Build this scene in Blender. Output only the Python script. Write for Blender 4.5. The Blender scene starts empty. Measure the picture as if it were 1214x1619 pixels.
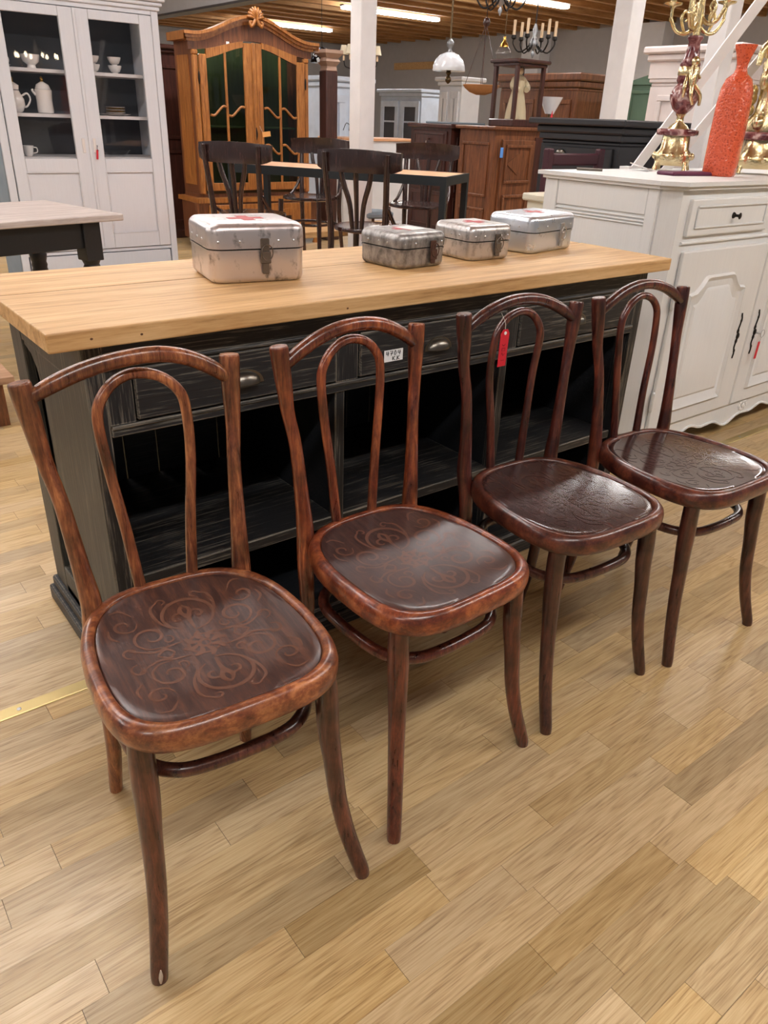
import bpy, bmesh, math, random
from mathutils import Vector, Matrix
random.seed(7)
PI=math.pi
sc=bpy.context.scene
# ---------------- camera ----------------
cam=bpy.data.cameras.new('camera'); camo=bpy.data.objects.new('camera',cam); sc.collection.objects.link(camo)
sc.camera=camo
_yaw,_pi,_ro,_F=-.6732,-.4794,.0397,1196.3
fw=Vector((math.sin(-_yaw)*math.cos(_pi),math.cos(_yaw)*math.cos(_pi),math.sin(_pi)))
rt=fw.cross(Vector((0,0,1))).normalized(); up=rt.cross(fw)
r2=rt*math.cos(_ro)+up*math.sin(_ro); u2=-rt*math.sin(_ro)+up*math.cos(_ro)
camo.matrix_world=Matrix(((r2.x,u2.x,-fw.x,-.3279),(r2.y,u2.y,-fw.y,-1.3413),(r2.z,u2.z,-fw.z,1.2121),(0,0,0,1)))
cam.sensor_fit='VERTICAL'; cam.sensor_height=36; cam.lens=_F/1619*36; cam.clip_start=.02; cam.clip_end=100
# ---------------- world, exposure ----------------
w=bpy.data.worlds.new('hall_ambient'); sc.world=w; w.use_nodes=True
w.node_tree.nodes['Background'].inputs[0].default_value=(.93,.96,1,1)
w.node_tree.nodes['Background'].inputs[1].default_value=.2
sc.view_settings.view_transform='Standard'; sc.view_settings.look='None'
sc.view_settings.exposure=0.0; sc.view_settings.gamma=1; sc.view_settings.use_curve_mapping=False
LAMP_STRENGTH=50
# ---------------- helpers ----------------
C=sc.collection
def tag(o,label=None,cat=None,group=None,kind=None):
    if label:o['label']=label
    if cat:o['category']=cat
    if group:o['group']=group
    if kind:o['kind']=kind
    return o
def thing(name,label,cat,loc=(0,0,0),rz=0,group=None):
    o=bpy.data.objects.new(name,None); C.objects.link(o); o.location=loc; o.rotation_euler=(0,0,rz); o.empty_display_size=.05
    return tag(o,label,cat,group)
def mk(name,bm,mat,par=None,smooth=False,W=False,label=None,kind=None):
    """link a bmesh as ONE object; W: the vertices are world coordinates and the parent is unrotated"""
    if W and par is not None:
        off=Vector((0,0,0)); p=par
        while p is not None: off+=p.location; p=p.parent
        bmesh.ops.translate(bm,verts=bm.verts,vec=-off)
    me=bpy.data.meshes.new(name)
    bmesh.ops.recalc_face_normals(bm,faces=bm.faces)
    bm.to_mesh(me); bm.free()
    if smooth:
        for p in me.polygons:p.use_smooth=True
        try: me.set_sharp_from_angle(angle=math.radians(smooth if smooth>1 else 42))
        except Exception: pass
    me.materials.append(mat)
    o=bpy.data.objects.new(name,me); C.objects.link(o)
    if par is not None:o.parent=par
    return tag(o,label,kind=kind)
def B(): return bmesh.new()
def box(bm,x0,x1,y0,y1,z0,z1,bev=0,seg=1):
    vs=[bm.verts.new((x,y,z)) for x in(x0,x1) for y in(y0,y1) for z in(z0,z1)]
    fs=[(0,1,3,2),(4,6,7,5),(0,4,5,1),(2,3,7,6),(0,2,6,4),(1,5,7,3)]
    F=[bm.faces.new([vs[i] for i in f]) for f in fs]
    if bev:
        es=list({e for f in F for e in f.edges})
        bmesh.ops.bevel(bm,geom=es,offset=bev,segments=seg,affect='EDGES',profile=.5,clamp_overlap=True)
    return bm
def bx(*a,**k): return box(B(),*a,**k)
def cat(P,n=6,closed=False):
    P=[Vector(p) for p in P]; out=[]; m=len(P)
    rng=range(m if closed else m-1)
    for i in rng:
        p1,p2=P[i],P[(i+1)%m]
        p0=P[(i-1)%m] if closed or i>0 else p1*2-p2
        p3=P[(i+2)%m] if closed or i+2<m else p2*2-p1
        for k in range(n):
            t=k/n; out.append(.5*((2*p1)+(p2-p0)*t+(2*p0-5*p1+4*p2-p3)*t*t+(-p0+3*p1-3*p2+p3)*t**3))
    if not closed: out.append(P[-1].copy())
    return out
def tube(bm,pts,rad,n=10,res=5,closed=False,cap=True,round_cap=0):
    m=len(pts)
    if not hasattr(rad,'__len__'): rad=[rad]*m
    Q=cat([tuple(p)+(0,) if False else Vector(p) for p in pts],res,closed) if res>1 else [Vector(p) for p in pts]
    R4=cat([Vector((r,0,0)) for r in rad],res,closed) if res>1 else [Vector((r,0,0)) for r in rad]
    R=[r.x for r in R4]; L=len(Q); rings=[]
    T=[]
    for i in range(L):
        a=Q[(i+1)%L] if closed or i<L-1 else Q[i]; b=Q[(i-1)%L] if closed or i>0 else Q[i]
        T.append((a-b).normalized())
    ref=Vector((0,0,1)) if abs(T[0].z)<.9 else Vector((0,1,0))
    N=(ref-T[0]*ref.dot(T[0])).normalized()
    for i in range(L):
        N=(N-T[i]*N.dot(T[i])).normalized(); Bn=T[i].cross(N)
        rings.append([bm.verts.new(Q[i]+(N*math.cos(2*PI*k/n)+Bn*math.sin(2*PI*k/n))*R[i]) for k in range(n)])
    for i in range(L if closed else L-1):
        a,b=rings[i],rings[(i+1)%L]
        for k in range(n): bm.faces.new((a[k],a[(k+1)%n],b[(k+1)%n],b[k]))
    if cap and not closed:
        bm.faces.new(rings[0][::-1]); bm.faces.new(rings[-1])
    return bm
def tb(*a,**k): return tube(B(),*a,**k)
def lathe(bm,prof,n=20,c=(0,0,0),sx=1,sy=1,a0=0):
    rings=[]
    for r,z in prof:
        rings.append([bm.verts.new((c[0]+sx*max(r,.0002)*math.cos(a0+2*PI*k/n),c[1]+sy*max(r,.0002)*math.sin(a0+2*PI*k/n),c[2]+z)) for k in range(n)])
    for a,b in zip(rings,rings[1:]):
        for k in range(n): bm.faces.new((a[k],a[(k+1)%n],b[(k+1)%n],b[k]))
    bm.faces.new(rings[0][::-1]); bm.faces.new(rings[-1])
    return bm
def ball(bm,c,r,sx=1,sy=1,sz=1,n=10):
    m=n//2+1
    return lathe(bm,[(r*math.sin(PI*i/m)*1,(-r*math.cos(PI*i/m))*sz) for i in range(m+1)],n,c,sx,sy)
def poly(bm,pts,thick,axis='y'):
    """flat polygon pts (a,b) extruded; axis y: a->x,b->z ; axis x: a->y,b->z ; axis z: a->x,b->y.  thick=(t0,t1)"""
    f={'y':lambda a,b,t:(a,t,b),'x':lambda a,b,t:(t,a,b),'z':lambda a,b,t:(a,b,t)}[axis]
    A=[bm.verts.new(f(a,b,thick[0])) for a,b in pts]; D=[bm.verts.new(f(a,b,thick[1])) for a,b in pts]
    n=len(pts); bm.faces.new(A); bm.faces.new(D[::-1])
    for i in range(n): bm.faces.new((A[i],D[i],D[(i+1)%n],A[(i+1)%n]))
    return bm
def rot(bm,ang,axis='Z',c=(0,0,0)):
    bmesh.ops.rotate(bm,verts=bm.verts,cent=c,matrix=Matrix.Rotation(ang,3,axis)); return bm
def copy_tree(o,par=None):
    c=o.copy(); C.objects.link(c); c.parent=par
    for ch in list(o.children): copy_tree(ch,c)
    return c
# ---------------- materials ----------------
def M(name):
    m=bpy.data.materials.new(name); m.use_nodes=True; nt=m.node_tree; return m,nt,nt.nodes['Principled BSDF']
def nd(nt,t,**k):
    n=nt.nodes.new(t)
    for a,v in k.items():
        if a.startswith('i_'): n.inputs[a[2:].replace('_',' ')].default_value=v
        else: setattr(n,a,v)
    return n
def c4(c): return (c[0],c[1],c[2],1)
def s2l(r,g,b):
    f=lambda v:(v/255/12.92 if v/255<.04045 else ((v/255+.055)/1.055)**2.4); return (f(r),f(g),f(b))
def ramp(nt,src,stops):
    r=nd(nt,'ShaderNodeValToRGB'); e=r.color_ramp.elements
    e[0].position,e[0].color=stops[0][0],c4(stops[0][1]); e[1].position,e[1].color=stops[-1][0],c4(stops[-1][1])
    for p,c in stops[1:-1]:
        x=e.new(p); x.color=c4(c)
    nt.links.new(src,r.inputs[0]); return r
def plain(name,col,rough=.5,metal=0,spec=.5,bump=0,bscale=60,var=.08,coat=0):
    m,nt,b=M(name); L=nt.links
    b.inputs['Roughness'].default_value=rough; b.inputs['Metallic'].default_value=metal; b.inputs['Specular IOR Level'].default_value=spec
    b.inputs['Coat Weight'].default_value=coat; b.inputs['Coat Roughness'].default_value=.15
    tc=nd(nt,'ShaderNodeTexCoord'); n=nd(nt,'ShaderNodeTexNoise',i_Scale=bscale*.12,i_Detail=5.0); L.new(tc.outputs['Object'],n.inputs['Vector'])
    r=ramp(nt,n.outputs['Fac'],[(.3,[v*(1-var) for v in col]),(.7,[min(1,v*(1+var)) for v in col])]); L.new(r.outputs[0],b.inputs['Base Color'])
    if bump:
        n2=nd(nt,'ShaderNodeTexNoise',i_Scale=bscale,i_Detail=3.0); L.new(tc.outputs['Object'],n2.inputs['Vector'])
        bp=nd(nt,'ShaderNodeBump',i_Strength=bump,i_Distance=.002); L.new(n2.outputs['Fac'],bp.inputs['Height']); L.new(bp.outputs[0],b.inputs['Normal'])
    return m
def wood(name,dark,mid,light,axis='x',scale=1,rough=.4,bump=.15,coat=0,rnd=0,stretch=14,coatr=.12,world=False,rvar=.1,blotch=0):
    m,nt,b=M(name); L=nt.links
    tc=nd(nt,'ShaderNodeTexCoord'); mp=nd(nt,'ShaderNodeMapping')
    s=[stretch*scale]*3; s['xyz'.index(axis)]=scale*1.0; mp.inputs['Scale'].default_value=s
    src=nd(nt,'ShaderNodeNewGeometry').outputs['Position'] if world else tc.outputs['Object']
    L.new(src,mp.inputs['Vector'])
    oi=nd(nt,'ShaderNodeObjectInfo')
    add=nd(nt,'ShaderNodeVectorMath',operation='MULTIPLY_ADD'); L.new(oi.outputs['Random'],add.inputs[0]); add.inputs[1].default_value=(37,53,91); L.new(mp.outputs[0],add.inputs[2])
    n=nd(nt,'ShaderNodeTexNoise',i_Scale=1.6,i_Detail=8.0,i_Roughness=.62,i_Distortion=.6); L.new(add.outputs[0],n.inputs['Vector'])
    n2=nd(nt,'ShaderNodeTexNoise',i_Scale=9.0,i_Detail=4.0,i_Roughness=.7); L.new(add.outputs[0],n2.inputs['Vector'])
    mx=nd(nt,'ShaderNodeMath',operation='MULTIPLY_ADD'); L.new(n2.outputs['Fac'],mx.inputs[0]); mx.inputs[1].default_value=.45; L.new(n.outputs['Fac'],mx.inputs[2])
    r=ramp(nt,mx.outputs[0],[(.5,dark),(.7,mid),(.92,light)])
    col=r.outputs[0]
    if rnd:
        hs=nd(nt,'ShaderNodeHueSaturation'); mr=nd(nt,'ShaderNodeMapRange',i_To_Min=1-rnd,i_To_Max=1+rnd); L.new(oi.outputs['Random'],mr.inputs[0]); L.new(mr.outputs[0],hs.inputs['Value']); L.new(col,hs.inputs['Color']); col=hs.outputs[0]
    if blotch:
        nb=nd(nt,'ShaderNodeTexNoise',i_Scale=11.0,i_Detail=4.0,i_Roughness=.6); L.new(tc.outputs['Object'],nb.inputs['Vector']); hb=nd(nt,'ShaderNodeHueSaturation'); mb=nd(nt,'ShaderNodeMapRange',i_From_Min=.36,i_From_Max=.62,i_To_Min=1-blotch,i_To_Max=1.12); L.new(nb.outputs['Fac'],mb.inputs[0]); L.new(mb.outputs[0],hb.inputs['Value']); L.new(col,hb.inputs['Color']); col=hb.outputs[0]
    L.new(col,b.inputs['Base Color'])
    rr=nd(nt,'ShaderNodeMapRange',i_To_Min=rough-rvar,i_To_Max=rough+rvar); L.new(n.outputs['Fac'],rr.inputs[0]); L.new(rr.outputs[0],b.inputs['Roughness'])
    b.inputs['Coat Weight'].default_value=coat; b.inputs['Coat Roughness'].default_value=coatr
    if bump:
        bp=nd(nt,'ShaderNodeBump',i_Strength=bump,i_Distance=.0012); L.new(mx.outputs[0],bp.inputs['Height']); L.new(bp.outputs[0],b.inputs['Normal'])
    return m
def worn(name,base,under,axis='x',rough=.5,edge=.0045,thr=.69,amount=.5,stretch=30,var=.45):
    """paint rubbed through along the grain and on the edges"""
    m,nt,b=M(name); L=nt.links
    tc=nd(nt,'ShaderNodeTexCoord'); mp=nd(nt,'ShaderNodeMapping'); s=[stretch*8.]*3; s['xyz'.index(axis)]=8.0; mp.inputs['Scale'].default_value=s
    L.new(tc.outputs['Object'],mp.inputs[0])
    n=nd(nt,'ShaderNodeTexNoise',i_Scale=1.0,i_Detail=6.0,i_Roughness=.65); L.new(mp.outputs[0],n.inputs['Vector'])
    big=nd(nt,'ShaderNodeTexNoise',i_Scale=7.0,i_Detail=3.0); L.new(tc.outputs['Object'],big.inputs['Vector'])
    a=nd(nt,'ShaderNodeMath',operation='MULTIPLY_ADD'); L.new(big.outputs['Fac'],a.inputs[0]); a.inputs[1].default_value=.35; L.new(n.outputs['Fac'],a.inputs[2])
    st=nd(nt,'ShaderNodeMapRange',i_From_Min=thr+.13,i_From_Max=thr+.22,i_To_Max=amount); L.new(a.outputs[0],st.inputs[0])
    bv=nd(nt,'ShaderNodeBevel',samples=4); bv.inputs['Radius'].default_value=edge
    g=nd(nt,'ShaderNodeNewGeometry'); dp=nd(nt,'ShaderNodeVectorMath',operation='DOT_PRODUCT'); L.new(bv.outputs[0],dp.inputs[0]); L.new(g.outputs['Normal'],dp.inputs[1])
    em=nd(nt,'ShaderNodeMapRange',i_From_Min=.99,i_From_Max=.86); L.new(dp.outputs['Value'],em.inputs[0])
    em2=nd(nt,'ShaderNodeMath',operation='MULTIPLY'); L.new(em.outputs[0],em2.inputs[0])
    k=nd(nt,'ShaderNodeMapRange',i_From_Min=.36,i_From_Max=.55); L.new(n.outputs['Fac'],k.inputs[0]); L.new(k.outputs[0],em2.inputs[1])
    mxx=nd(nt,'ShaderNodeMath',operation='MAXIMUM'); L.new(st.outputs[0],mxx.inputs[0]); L.new(em2.outputs[0],mxx.inputs[1])
    r0=ramp(nt,n.outputs['Fac'],[(.3,[v*(1-var) for v in base]),(.7,[v*(1+var) for v in base])])
    mix=nd(nt,'ShaderNodeMix',data_type='RGBA'); L.new(mxx.outputs[0],mix.inputs[0]); L.new(r0.outputs[0],mix.inputs[6]); mix.inputs[7].default_value=c4(under)
    L.new(mix.outputs[2],b.inputs['Base Color']); b.inputs['Roughness'].default_value=rough
    bp=nd(nt,'ShaderNodeBump',i_Strength=.35,i_Distance=.001); L.new(n.outputs['Fac'],bp.inputs['Height']); L.new(bp.outputs[0],b.inputs['Normal'])
    return m
def glassy(name,tint=(1,1,1),refl=1.0):
    m=bpy.data.materials.new(name); m.use_nodes=True; nt=m.node_tree; nt.nodes.clear()
    o=nd(nt,'ShaderNodeOutputMaterial'); t=nd(nt,'ShaderNodeBsdfTransparent'); t.inputs[0].default_value=c4(tint)
    g=nd(nt,'ShaderNodeBsdfGlossy'); g.inputs['Roughness'].default_value=.02; f=nd(nt,'ShaderNodeFresnel'); f.inputs[0].default_value=1.5
    mu=nd(nt,'ShaderNodeMath',operation='MULTIPLY'); mu.inputs[1].default_value=refl; mx=nd(nt,'ShaderNodeMixShader')
    gm=nd(nt,'ShaderNodeNewGeometry'); bf=nd(nt,'ShaderNodeMath',operation='MULTIPLY_ADD'); nt.links.new(gm.outputs['Backfacing'],bf.inputs[0]); bf.inputs[1].default_value=-refl; bf.inputs[2].default_value=refl; nt.links.new(bf.outputs[0],mu.inputs[1]); nt.links.new(f.outputs[0],mu.inputs[0]); nt.links.new(mu.outputs[0],mx.inputs[0]); nt.links.new(t.outputs[0],mx.inputs[1]); nt.links.new(g.outputs[0],mx.inputs[2]); nt.links.new(mx.outputs[0],o.inputs[0])
    return m
def emit(name,col,s):
    m=bpy.data.materials.new(name); m.use_nodes=True; nt=m.node_tree; nt.nodes.clear()
    o=nd(nt,'ShaderNodeOutputMaterial'); e=nd(nt,'ShaderNodeEmission'); e.inputs[0].default_value=c4(col); e.inputs[1].default_value=s; nt.links.new(e.outputs[0],o.inputs[0]); return m
def floor_mat(name,island):
    m,nt,b=M(name); L=nt.links
    g=nd(nt,'ShaderNodeNewGeometry'); oi=nd(nt,'ShaderNodeObjectInfo')
    rnd=g.outputs['Random Per Island'] if island else oi.outputs['Random']
    mp=nd(nt,'ShaderNodeMapping'); mp.inputs['Scale'].default_value=(1.9,24,24); L.new(g.outputs['Position'],mp.inputs[0])
    ad=nd(nt,'ShaderNodeVectorMath',operation='MULTIPLY_ADD'); L.new(rnd,ad.inputs[0]); ad.inputs[1].default_value=(31,17,77); L.new(mp.outputs[0],ad.inputs[2])
    n=nd(nt,'ShaderNodeTexNoise',i_Scale=1.1,i_Detail=4.0,i_Roughness=.5,i_Distortion=.7); L.new(ad.outputs[0],n.inputs['Vector'])
    wv=nd(nt,'ShaderNodeMath',operation='MULTIPLY'); L.new(n.outputs['Fac'],wv.inputs[0]); wv.inputs[1].default_value=15.0
    fr=nd(nt,'ShaderNodeMath',operation='PINGPONG'); L.new(wv.outputs[0],fr.inputs[0]); fr.inputs[1].default_value=1.0
    mp2=nd(nt,'ShaderNodeMapping'); mp2.inputs['Scale'].default_value=(9,380,380); L.new(g.outputs['Position'],mp2.inputs[0])
    n2=nd(nt,'ShaderNodeTexNoise',i_Scale=1.0,i_Detail=3.0,i_Roughness=.6); L.new(mp2.outputs[0],n2.inputs['Vector'])
    s=nd(nt,'ShaderNodeMath',operation='MULTIPLY_ADD'); L.new(fr.outputs[0],s.inputs[0]); s.inputs[1].default_value=.24; L.new(n2.outputs['Fac'],s.inputs[2])
    r=ramp(nt,s.outputs[0],[(.36,s2l(150,120,80)),(.55,s2l(184,154,106)),(.80,s2l(202,175,128))])
    hs=nd(nt,'ShaderNodeHueSaturation'); cr=ramp(nt,rnd,[(0,(.72,.72,.72)),(.15,(.84,.84,.84)),(.5,(.97,.97,.97)),(1,(1.06,1.06,1.06))]); L.new(cr.outputs[0],hs.inputs['Value']); L.new(r.outputs[0],hs.inputs['Color'])
    wn=nd(nt,'ShaderNodeTexWhiteNoise'); wn.noise_dimensions='1D'; L.new(rnd,wn.inputs['W']); mr=nd(nt,'ShaderNodeMapRange',i_To_Min=.86,i_To_Max=1.04); L.new(wn.outputs['Value'],mr.inputs[0]); L.new(mr.outputs[0],hs.inputs['Saturation'])
    L.new(hs.outputs[0],b.inputs['Base Color'])
    n3=nd(nt,'ShaderNodeTexNoise',i_Scale=2.3,i_Detail=6.0); L.new(g.outputs['Position'],n3.inputs['Vector'])
    rr=nd(nt,'ShaderNodeMapRange',i_To_Min=.24,i_To_Max=.40); L.new(n3.outputs['Fac'],rr.inputs[0]); L.new(rr.outputs[0],b.inputs['Roughness'])
    bp=nd(nt,'ShaderNodeBump',i_Strength=.12,i_Distance=.0006); L.new(s.outputs[0],bp.inputs['Height']); L.new(bp.outputs[0],b.inputs['Normal'])
    return m
m_plank=floor_mat('laminate_oak_plank',False); m_plankst=floor_mat('laminate_oak_field',True)
m_gap=plain('floor_joint',s2l(70,50,30),.8)
m_brass=plain('brass_strip',s2l(205,185,130),.3,.9)
m_wall=plain('grey_plaster',s2l(172,168,166),.85,var=.03); m_ceilw=wood('spruce_boards',s2l(120,84,50),s2l(158,116,72),s2l(184,142,94),rough=.7,bump=0)
m_beam=wood('spruce_beams',s2l(140,100,62),s2l(176,132,84),s2l(200,156,104),rough=.7,bump=0)
m_white=plain('white_paint',s2l(222,222,224),.5,var=.03); m_post=plain('white_post_paint',s2l(232,230,230),.6,var=.04,bump=.1)
m_lamp=emit('tube_light',(1,.985,.97),LAMP_STRENGTH)
m_metalgrey=plain('grey_metal',s2l(150,152,155),.4,.8)
# chairs
def chair_wood(n,a,b_,c): return wood(n,a,b_,c,axis='z',scale=3.2,stretch=18,rough=.3,bump=.12,coat=.4,coatr=.16,blotch=.6)
CC=[(s2l(72,34,24),s2l(124,68,42),s2l(178,114,70)),(s2l(66,28,20),s2l(120,56,34),s2l(174,98,56)),(s2l(44,20,18),s2l(84,42,32),s2l(124,70,50)),(s2l(44,20,18),s2l(82,38,30),s2l(124,66,46))]
rw=[wood('seat_ring_stain_%d'%i,*q,axis='x',scale=14,stretch=1.6,rough=.33,bump=.06,coat=.35,coatr=.18,blotch=.35) for i,q in enumerate(CC)]
cw=[chair_wood('beech_stain_warm',*CC[0]),
    chair_wood('beech_stain_red',*CC[1]),
    chair_wood('beech_stain_mahogany',s2l(44,20,18),s2l(78,36,30),s2l(118,60,42)),
    chair_wood('beech_stain_dark_red',s2l(44,20,18),s2l(80,35,28),s2l(124,62,42))]
lw=[chair_wood('leg_stain_%d'%i,*q) for i,q in enumerate([(s2l(48,24,20),s2l(82,44,34),s2l(116,66,48)),(s2l(50,24,18),s2l(92,42,30),s2l(128,66,44)),(s2l(44,22,18),s2l(72,38,30),s2l(100,58,44)),(s2l(44,22,18),s2l(72,36,28),s2l(100,56,42))])]
def panel_wood(n,a,b_,c,r): return wood(n,a,b_,c,axis='y',scale=5,stretch=12,rough=r,bump=.05,coat=.5,coatr=r*.8)
pw=[panel_wood('seat_ply_scuffed',s2l(46,29,28),s2l(66,43,39),s2l(96,60,46),.36),panel_wood('seat_ply_worn',s2l(48,31,31),s2l(66,45,43),s2l(88,60,52),.34),
    panel_wood('seat_ply_dark',s2l(42,24,24),s2l(56,33,31),s2l(76,46,39),.26),panel_wood('seat_ply_glossy',s2l(42,24,24),s2l(56,33,31),s2l(74,44,37),.15)]
m_orn=[plain('scroll_print_%d'%i,s2l(*q[:3]),q[3],coat=.5) for i,q in enumerate([(104,70,56,.36),(104,70,58,.34),(72,45,39,.26),(66,40,36,.17)])]
# island
m_blk=worn('black_paint_rubbed',s2l(30,30,32),s2l(160,152,136),'x',amount=.30,thr=.60); m_blkv=worn('black_paint_rubbed_upright',s2l(30,30,32),s2l(165,155,138),'z',amount=.30,thr=.60)
m_blkside=worn('charcoal_paint_rubbed',s2l(52,52,48),s2l(140,134,120),'z',amount=.25,thr=.60)
m_blkin=worn('black_inside',s2l(24,26,30),s2l(100,88,84),'x',amount=.15,edge=.001,thr=.60)
m_top=wood('pale_pine_top',s2l(158,116,70),s2l(196,155,103),s2l(216,180,130),axis='x',scale=1.6,stretch=16,rough=.5,bump=.12)
m_pull=plain('aged_nickel',s2l(120,116,108),.32,1)
m_lab=plain('white_label',s2l(240,240,240),.6); m_ink=plain('black_ink',(.01,.01,.01),.7)
m_red=plain('red_tag',s2l(205,30,50),.5); m_string=plain('white_string',s2l(210,205,195),.8)
def alu(name,col,dirt,rough,am):
    col=[min(1,v*1.15) for v in col]
    m,nt,b=M(name); L=nt.links; tc=nd(nt,'ShaderNodeTexCoord')
    n=nd(nt,'ShaderNodeTexNoise',i_Scale=26.0,i_Detail=8.0,i_Roughness=.7); L.new(tc.outputs['Object'],n.inputs['Vector'])
    mp=nd(nt,'ShaderNodeMapping'); mp.inputs['Scale'].default_value=(90,90,30); L.new(tc.outputs['Object'],mp.inputs[0])
    n2=nd(nt,'ShaderNodeTexNoise',i_Scale=1.0,i_Detail=4.0); L.new(mp.outputs[0],n2.inputs['Vector'])
    a=nd(nt,'ShaderNodeMath',operation='MULTIPLY_ADD'); L.new(n2.outputs['Fac'],a.inputs[0]); a.inputs[1].default_value=.5; L.new(n.outputs['Fac'],a.inputs[2])
    r=ramp(nt,a.outputs[0],[(.5,col),(.5+.5*(1-am),col),(1,dirt)]); L.new(r.outputs[0],b.inputs['Base Color']); b.inputs['Metallic'].default_value=.86
    rr=nd(nt,'ShaderNodeMapRange',i_To_Min=rough-.1,i_To_Max=rough+.15); L.new(n.outputs['Fac'],rr.inputs[0]); L.new(rr.outputs[0],b.inputs['Roughness'])
    bp=nd(nt,'ShaderNodeBump',i_Strength=.25,i_Distance=.001); L.new(n.outputs['Fac'],bp.inputs['Height']); L.new(bp.outputs[0],b.inputs['Normal']); return m
m_alu=[alu('aluminium_stained',s2l(205,198,198),s2l(110,106,104),.30,.4),alu('aluminium_pitted',s2l(165,162,160),s2l(84,82,80),.42,.75),alu('aluminium_scratched',s2l(190,186,184),s2l(120,116,112),.33,.5),alu('aluminium_bright',s2l(206,212,220),s2l(160,160,165),.28,.3)]
m_steel=plain('dull_steel',s2l(120,112,104),.4,.9); m_rust=plain('rusty_latch',s2l(84,58,48),.6,.5); m_redcross=plain('faded_red_paint',s2l(182,82,84),.6); m_rivet=plain('rivet_metal',s2l(190,190,190),.35,.9)
# shop furniture
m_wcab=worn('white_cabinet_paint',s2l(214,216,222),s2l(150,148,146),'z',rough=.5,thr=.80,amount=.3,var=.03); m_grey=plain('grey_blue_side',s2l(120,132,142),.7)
m_insd=plain('cabinet_inside',s2l(74,76,82),.7); m_shelf=plain('shelf_white',s2l(205,202,204),.6); m_glass=glassy('window_glass'); m_glassd=glassy('smoky_glass',(.75,.78,.75))
m_china=plain('white_china',s2l(228,222,218),.15,coat=.6,var=.02); m_gold=plain('gilt',s2l(200,160,80),.22,1)
m_oak=wood('honey_oak',s2l(106,62,26),s2l(152,94,42),s2l(186,124,62),axis='z',scale=3,rough=.35,bump=.08,coat=.3); m_oakd=wood('oak_dark_brown',s2l(70,38,20),s2l(104,60,34),s2l(132,80,46),axis='z',scale=3,rough=.4,bump=.08,coat=.2)  # second oak is a darker brown for carcass, sides, frieze and base
m_green=wood('green_lining',s2l(32,48,18),s2l(46,62,24),s2l(58,76,30),axis='z',rough=.6,bump=0)
m_dbr=wood('dark_brown_stain',s2l(44,24,20),s2l(62,34,28),s2l(82,46,38),axis='z',scale=3,rough=.35,bump=.05,coat=.3)
m_mbr=wood('mid_brown_oak',s2l(70,40,24),s2l(104,62,36),s2l(136,86,52),axis='z',scale=3,rough=.42,bump=.08,coat=.15)
m_cafe=wood('dark_cafe_wood',s2l(32,18,17),s2l(44,26,23),s2l(60,36,31),axis='z',scale=5,rough=.25,bump=.03,coat=.6)
m_tblk=plain('black_table_paint',s2l(30,30,32),.45); m_ttop=wood('whitewashed_top',s2l(150,138,132),s2l(178,166,160),s2l(200,190,184),axis='x',scale=2,rough=.6)
m_steelblk=plain('black_steel',s2l(44,50,54),.45,.5); m_peach=wood('warm_ply_top',s2l(186,132,92),s2l(214,160,118),s2l(230,180,140),axis='x',rough=.45,bump=0)
m_bblk=plain('black_cabinet_paint',s2l(40,40,44),.45,var=.1); m_dgreen=plain('green_paint',s2l(86,112,92),.55)
m_cream=worn('cream_paint_chipped',s2l(226,227,227),s2l(110,102,92),'z',rough=.42,thr=.80,amount=.5,edge=.0015,var=.025); m_creamo=worn('ivory_paint',s2l(214,210,192),s2l(150,140,120),'x',thr=.8,var=.04)
m_creampink=plain('pinkish_white_paint',s2l(226,216,212),.55)
m_iron=plain('dark_iron',s2l(40,36,34),.45,.7)
m_blueg=plain('pale_blue_paint',s2l(196,206,220),.6); m_marb=None
def marble():
    m,nt,b=M('purple_marble'); L=nt.links; tc=nd(nt,'ShaderNodeTexCoord'); n=nd(nt,'ShaderNodeTexNoise',i_Scale=22.0,i_Detail=8.0,i_Distortion=1.5); L.new(tc.outputs['Object'],n.inputs['Vector'])
    r=ramp(nt,n.outputs['Fac'],[(.38,s2l(84,34,40)),(.55,s2l(140,92,92)),(.68,s2l(205,180,175))]); L.new(r.outputs[0],b.inputs['Base Color']); b.inputs['Roughness'].default_value=.12; return m
m_marb=marble()
def orange():
    m,nt,b=M('orange_crater_glaze'); L=nt.links; tc=nd(nt,'ShaderNodeTexCoord'); v=nd(nt,'ShaderNodeTexVoronoi',i_Scale=120.0); L.new(tc.outputs['Object'],v.inputs['Vector'])
    r=ramp(nt,v.outputs['Distance'],[(.1,s2l(158,56,36)),(.45,s2l(212,92,60))]); L.new(r.outputs[0],b.inputs['Base Color']); b.inputs['Roughness'].default_value=.18
    bp=nd(nt,'ShaderNodeBump',i_Strength=.8,i_Distance=.003); L.new(v.outputs['Distance'],bp.inputs['Height']); L.new(bp.outputs[0],b.inputs['Normal']); return m
m_orange=orange()
m_purple=plain('plum_cover',s2l(92,32,62),.55); m_paper=plain('paper',s2l(232,230,228),.8); m_shade=plain('cream_shade',s2l(226,214,186),.7)
m_opal=plain('opal_glass',s2l(226,230,236),.15,coat=.5,var=.02); m_wick=plain('wicker',s2l(176,120,70),.7,bump=.6,bscale=200); m_candle=plain('candle_tube',s2l(224,196,160),.6)
m_bronze=plain('patinated_brass',s2l(96,80,58),.35,.9); m_gilt=plain('polished_gilt_bronze',s2l(220,203,160),.26,1,bump=.5,bscale=140); m_cloth=plain('beige_silk',s2l(196,182,150),.7,bump=.8,bscale=60)
m_stone=plain('stone_capital',s2l(170,140,122),.8,bump=.5); m_blue=plain('blue_tag',s2l(90,150,225),.5); m_orangetag=plain('orange_card_tag',s2l(230,165,95),.6)
m_mosaic=None
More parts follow.
